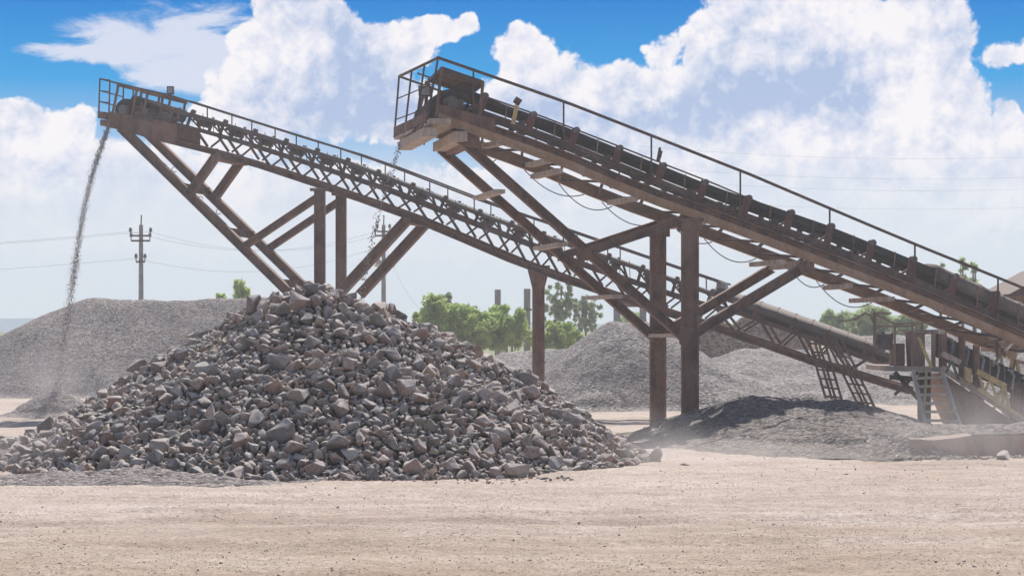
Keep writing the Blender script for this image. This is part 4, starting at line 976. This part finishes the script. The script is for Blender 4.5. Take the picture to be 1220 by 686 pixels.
# chart of the sky in hundredths: azimuth and elevation (1 unit = 100/2450 rad)
K = F/100
U = t.m('MULTIPLY', az, K); E = t.m('MULTIPLY', el, K)
cb_ = t.n('ShaderNodeCombineXYZ'); t.l(U, cb_.inputs[0]); t.l(E, cb_.inputs[1]); P = cb_.outputs[0]
def vadd(a, b):
    x = t.n('ShaderNodeVectorMath', operation='ADD'); t.val(x.inputs[0], a); t.val(x.inputs[1], b); return x.outputs[0]
t.twod = True
def fld(P):
    """cloud cover at P: billowy noise over hand-placed cloud masses"""
    wn = t.n('ShaderNodeTexNoise', noise_dimensions='2D'); wn.inputs['Scale'].default_value = 1.1; wn.inputs['Detail'].default_value = 3; t.l(P, wn.inputs['Vector'])
    w = t.n('ShaderNodeVectorMath', operation='MULTIPLY_ADD'); t.l(wn.outputs['Color'], w.inputs[0]); w.inputs[1].default_value = (.5,.5,0); w.inputs[2].default_value = (-.25,-.25,0)
    Q = vadd(P, w.outputs[0]); tot = None
    for (px, py, rx, ry, am) in CL:
        cx = (px-CX)/100; cy = (HY-py)/100
        mp = t.n('ShaderNodeVectorMath', operation='SUBTRACT'); t.l(Q, mp.inputs[0]); mp.inputs[1].default_value = (cx, cy, 0)
        dv = t.n('ShaderNodeVectorMath', operation='DIVIDE'); t.l(mp.outputs[0], dv.inputs[0]); dv.inputs[1].default_value = (rx/100, ry/100, 1)
        ln = t.n('ShaderNodeVectorMath', operation='DOT_PRODUCT'); t.l(dv.outputs[0], ln.inputs[0]); t.l(dv.outputs[0], ln.inputs[1])
        v = t.m('MULTIPLY', t.m('SUBTRACT', 1.0, ln.outputs['Value']), am)
        v = t.m('MAXIMUM', v, -1.2)
        tot = v if tot is None else t.m('SMOOTH_MAX', tot, v, .25)
    return tot
def puff(P):
    vo = t.n('ShaderNodeTexVoronoi', voronoi_dimensions='2D'); vo.inputs['Scale'].default_value = 3.4
    vo.inputs['Detail'].default_value = 2; vo.inputs['Roughness'].default_value = .55; vo.inputs['Lacunarity'].default_value = 2.3
    t.l(vadd(P, dist(P)), vo.inputs['Vector'])
    n = t.noise(P, 2.2, 8, .62)
    return t.m('ADD', t.m('MULTIPLY', t.m('SUBTRACT', .42, vo.outputs['Distance']), 1.25), t.m('MULTIPLY', t.m('SUBTRACT', n, .5), 1.5))
def dist(P):
    wn = t.n('ShaderNodeTexNoise', noise_dimensions='2D'); wn.inputs['Scale'].default_value = 3.0; wn.inputs['Detail'].default_value = 5; t.l(P, wn.inputs['Vector'])
    w = t.n('ShaderNodeVectorMath', operation='MULTIPLY_ADD'); t.l(wn.outputs['Color'], w.inputs[0]); w.inputs[1].default_value = (.22,.22,0); w.inputs[2].default_value = (-.11,-.11,0)
    return w.outputs[0]
CL = [ # cumulus: px, py, rx, ry, strength (a chart of the sky, in azimuth and height)
 (352,20,52,90,1.5),(320,95,75,75,1.4),(385,70,60,90,1.4),(462,62,75,48,1.3),(515,38,42,30,1.3),(556,26,22,18,1.2),(420,120,120,60,1.1),(290,150,90,50,1.0),
 (622,66,44,38,1.5),(655,120,90,62,1.4),(735,118,80,46,1.4),(792,66,34,26,.75),(700,165,150,60,1.2),(800,120,70,45,1.2),
 (880,66,72,72,1.6),(940,5,110,60,1.5),(1000,80,110,100,1.5),(1095,60,62,120,1.6),(1120,160,60,95,1.3),(900,160,190,80,1.3),(1030,190,120,60,1.2),
 (1203,77,52,24,.8),(1184,165,26,40,1.4),(1170,225,70,50,1.2),(1215,190,30,60,1.0),
 (40,170,85,46,1.5),(98,170,34,44,1.4),(60,240,150,80,1.3),(150,225,90,60,1.0),(230,215,120,50,.7),
 (-150,80,150,60,1.4),(-400,120,200,80,1.4),(1400,120,120,90,1.4),(1700,60,220,90,1.4),(600,255,760,70,1.2)]
f0 = fld(P); pf = puff(P)
off = (-.10,.16,0)
P2_ = vadd(P, off); pf2 = puff(P2_)
d0 = t.m('ADD', t.m('MULTIPLY', f0, 1.9), t.m('MULTIPLY', pf, .72)); 
alpha = t.smooth(d0, -.08, .62)
# relief: lit where density falls off toward the light
rel = t.m('SUBTRACT', pf, pf2)
broad = t.noise(vadd(P, (3,1,0)), 1.0, 5, .45)
edge = t.smooth(d0, 1.5, .2)
sh = t.m('ADD', t.m('MULTIPLY', rel, .34), t.m('ADD', t.m('MULTIPLY', t.m('SUBTRACT', broad, .5), 1.6), t.m('MULTIPLY_ADD', edge, .16, .68)))
# grey-blue undersides
for (px, py, rx, ry, am) in ((955,88,125,52,.52),(1010,150,60,50,.3),(880,140,90,40,.25),(370,130,60,50,.3),(640,140,60,35,.35),(60,230,80,40,.25),(430,110,60,60,.45),(760,150,80,40,.25),(870,115,60,30,.3),(500,150,120,30,.4),(415,40,28,50,.5),(660,150,60,30,.2)):
    mp = t.n('ShaderNodeVectorMath', operation='SUBTRACT'); t.l(vadd(P, dist(P)), mp.inputs[0]); mp.inputs[1].default_value = ((px-CX)/100, (HY-py)/100, 0)
    dv = t.n('ShaderNodeVectorMath', operation='DIVIDE'); t.l(mp.outputs[0], dv.inputs[0]); dv.inputs[1].default_value = (rx/100, ry/100, 1)
    ln = t.n('ShaderNodeVectorMath', operation='DOT_PRODUCT'); t.l(dv.outputs[0], ln.inputs[0]); t.l(dv.outputs[0], ln.inputs[1])
    sh = t.m('SUBTRACT', sh, t.m('MULTIPLY', t.smooth(ln.outputs['Value'], 1.6, -.1), am))
ccol = t.ramp(sh, [(.0,(.42,.53,.76)),(.25,(.56,.64,.82)),(.5,(.71,.745,.87)),(.7,(.81,.82,.91)),(.95,(.93,.91,.94))])
# clear air: blue above, pale near the ground
h = t.m('MULTIPLY', E, 1/4.0)   # 0 horizon .. 1 top of the photo
tint = t.ramp(h, [(0,(.62,.70,.78)),(.35,(.52,.64,.78)),(.55,(.30,.52,.80)),(.73,(.03,.36,.77)),(1,(.0,.21,.66))])
nsk = t.n('ShaderNodeVectorMath', operation='SCALE'); t.l(sky.outputs[0], nsk.inputs[0]); nsk.inputs[3].default_value = .06
skc = t.mix(.75, nsk.outputs[0], tint); 
top = t.smooth(h, 1.05, 2.2); skc = t.mix(top, t.mix(.985, nsk.outputs[0], tint), nsk.outputs[0])
# wispy high cloud at upper left
mpn = t.n('ShaderNodeMapping'); t.l(P, mpn.inputs[0]); mpn.inputs['Scale'].default_value = (.55, 1.6, 1); mpn.inputs['Rotation'].default_value = (0,0,.12)
wis = t.noise(mpn.outputs[0], 1.6, 7, .6, 0, .6)
def blob(px, py, rx, ry):
    mp = t.n('ShaderNodeVectorMath', operation='SUBTRACT'); t.l(P, mp.inputs[0]); mp.inputs[1].default_value = ((px-CX)/100, (HY-py)/100, 0)
    dv = t.n('ShaderNodeVectorMath', operation='DIVIDE'); t.l(mp.outputs[0], dv.inputs[0]); dv.inputs[1].default_value = (rx/100, ry/100, 1)
    ln = t.n('ShaderNodeVectorMath', operation='DOT_PRODUCT'); t.l(dv.outputs[0], ln.inputs[0]); t.l(dv.outputs[0], ln.inputs[1])
    return t.m('SUBTRACT', 1.0, ln.outputs['Value'])
wb = t.m('SMOOTH_MAX', blob(215,52,150,42), t.m('MAXIMUM', blob(130,72,100,14), blob(250,90,95,40)), .3)
wa = t.smooth(t.m('ADD', t.m('MAXIMUM', wb, -1.0), t.m('MULTIPLY', t.m('SUBTRACT', wis, .5), 2.6)), .0, .75)
skc = t.mix(t.m('MULTIPLY', wa, .88), skc, (.74,.77,.89))
col = t.mix(alpha, skc, ccol)
# haze thickens toward the ground
hz = t.smooth(t.m('ADD', h, t.m('MULTIPLY', t.m('SUBTRACT', broad, .5), .25)), .62, .26)
col = t.mix(t.m('MULTIPLY', hz, .88), col, t.ramp(h, [(0,(.65,.725,.80)),(.3,(.69,.755,.84)),(.6,(.70,.765,.87))]))
bg = t.n('ShaderNodeBackground'); bg.inputs[1].default_value = 1.0; t.l(col, bg.inputs[0])
wo = t.n('ShaderNodeOutputWorld'); t.l(bg.outputs[0], wo.inputs[0])
# ------------------------------------------------------------ dust in the air
def dust(name, lo, hi, dens, blobs, lab, col=(1,.95,.92)):
    m = bpy.data.materials.new(name); m.use_nodes = True; q = NT(m.node_tree)
    p, _ = pos(q); tot = None
    for (x, y, z, rx, ry, rz, am) in blobs:
        a = q.n('ShaderNodeVectorMath', operation='SUBTRACT'); q.l(p, a.inputs[0]); a.inputs[1].default_value = (x,y,z)
        b = q.n('ShaderNodeVectorMath', operation='DIVIDE'); q.l(a.outputs[0], b.inputs[0]); b.inputs[1].default_value = (rx,ry,rz)
        c = q.n('ShaderNodeVectorMath', operation='DOT_PRODUCT'); q.l(b.outputs[0], c.inputs[0]); q.l(b.outputs[0], c.inputs[1])
        v = q.m('MULTIPLY', q.smooth(c.outputs['Value'], 1.0, 0.0), am); tot = v if tot is None else q.m('ADD', tot, v)
    n = q.smooth(q.noise(p, .8, 3, .6), .36, .66)
    d = q.m('MULTIPLY', q.m('MULTIPLY', tot, n), dens)
    vs = q.n('ShaderNodeVolumePrincipled'); vs.inputs['Color'].default_value = (*col, 1); q.l(d, vs.inputs['Density']); vs.inputs['Anisotropy'].default_value = .2
    o = q.n('ShaderNodeOutputMaterial'); q.l(vs.outputs[0], o.inputs['Volume'])
    m.cycles.volume_step_rate = 1.0
    ob = MB().box(lo, hi).build(name, m); tag(ob, lab, 'dust', None, 'stuff')
DUST = True
if DUST:
    dust('dust_cloud', (1.0, 35.5, .02), (13, 43.5, 2.2), .26, [(4.0,38.0,.1,3.4,1.5,.7,1),(2.6,38.6,.2,1.8,1.5,1.0,.8),(9.4,39.2,.3,3.8,1.6,1.4,.9)], 'pale dust drifting low over the ground by the right tip of the rock pile')
    dust('dust_cloud', (-18.5, 55, .02), (-8, 63, 6.2), .10, [(-13.3,59,.4,3.6,3,1.9,1),(-12.9,60,2.2,1.5,2,3.0,.4)], 'pale dust hanging around the foot of the gravel stream at left', (1,.95,.94))
    dust('dust_cloud', (-11.5, 34.8, .02), (-5.2, 38.6, 1.8), .14, [(-9.6,36.8,.2,2.6,1.8,1.3,1)], 'thin dust veiling the left foot of the rocks', (1,.95,.94))
    m = bpy.data.materials.new('haze'); m.use_nodes = True; q = NT(m.node_tree)
    vs = q.n('ShaderNodeVolumeScatter'); vs.inputs['Color'].default_value = (.96,.97,1,1); vs.inputs['Density'].default_value = .0017; vs.inputs['Anisotropy'].default_value = .3
    o = q.n('ShaderNodeOutputMaterial'); q.l(vs.outputs[0], o.inputs['Volume'])
    ob = MB().box((-60, 16, -.5), (60, 130, 10)).build('haze', m); tag(ob, 'light heat haze over the quarry yard', 'haze', None, 'stuff')
cam = bpy.data.cameras.new('camera'); co = bpy.data.objects.new('camera', cam); COL.objects.link(co); SC.camera = co
co.location = (0, 0, HC); co.rotation_euler = (math.pi/2, 0, 0); cam.sensor_width = 36; cam.lens = 36*F/1220; cam.shift_y = (HY-343)/1220; cam.clip_start = .5; cam.clip_end = 6000
SC.render.engine = 'CYCLES'; SC.view_settings.view_transform = 'Standard'; SC.view_settings.look = 'None'; SC.view_settings.exposure = 0
SC.cycles.use_denoising = True; SC.cycles.volume_bounces = 1; SC.cycles.max_bounces = 6; SC.cycles.transparent_max_bounces = 8
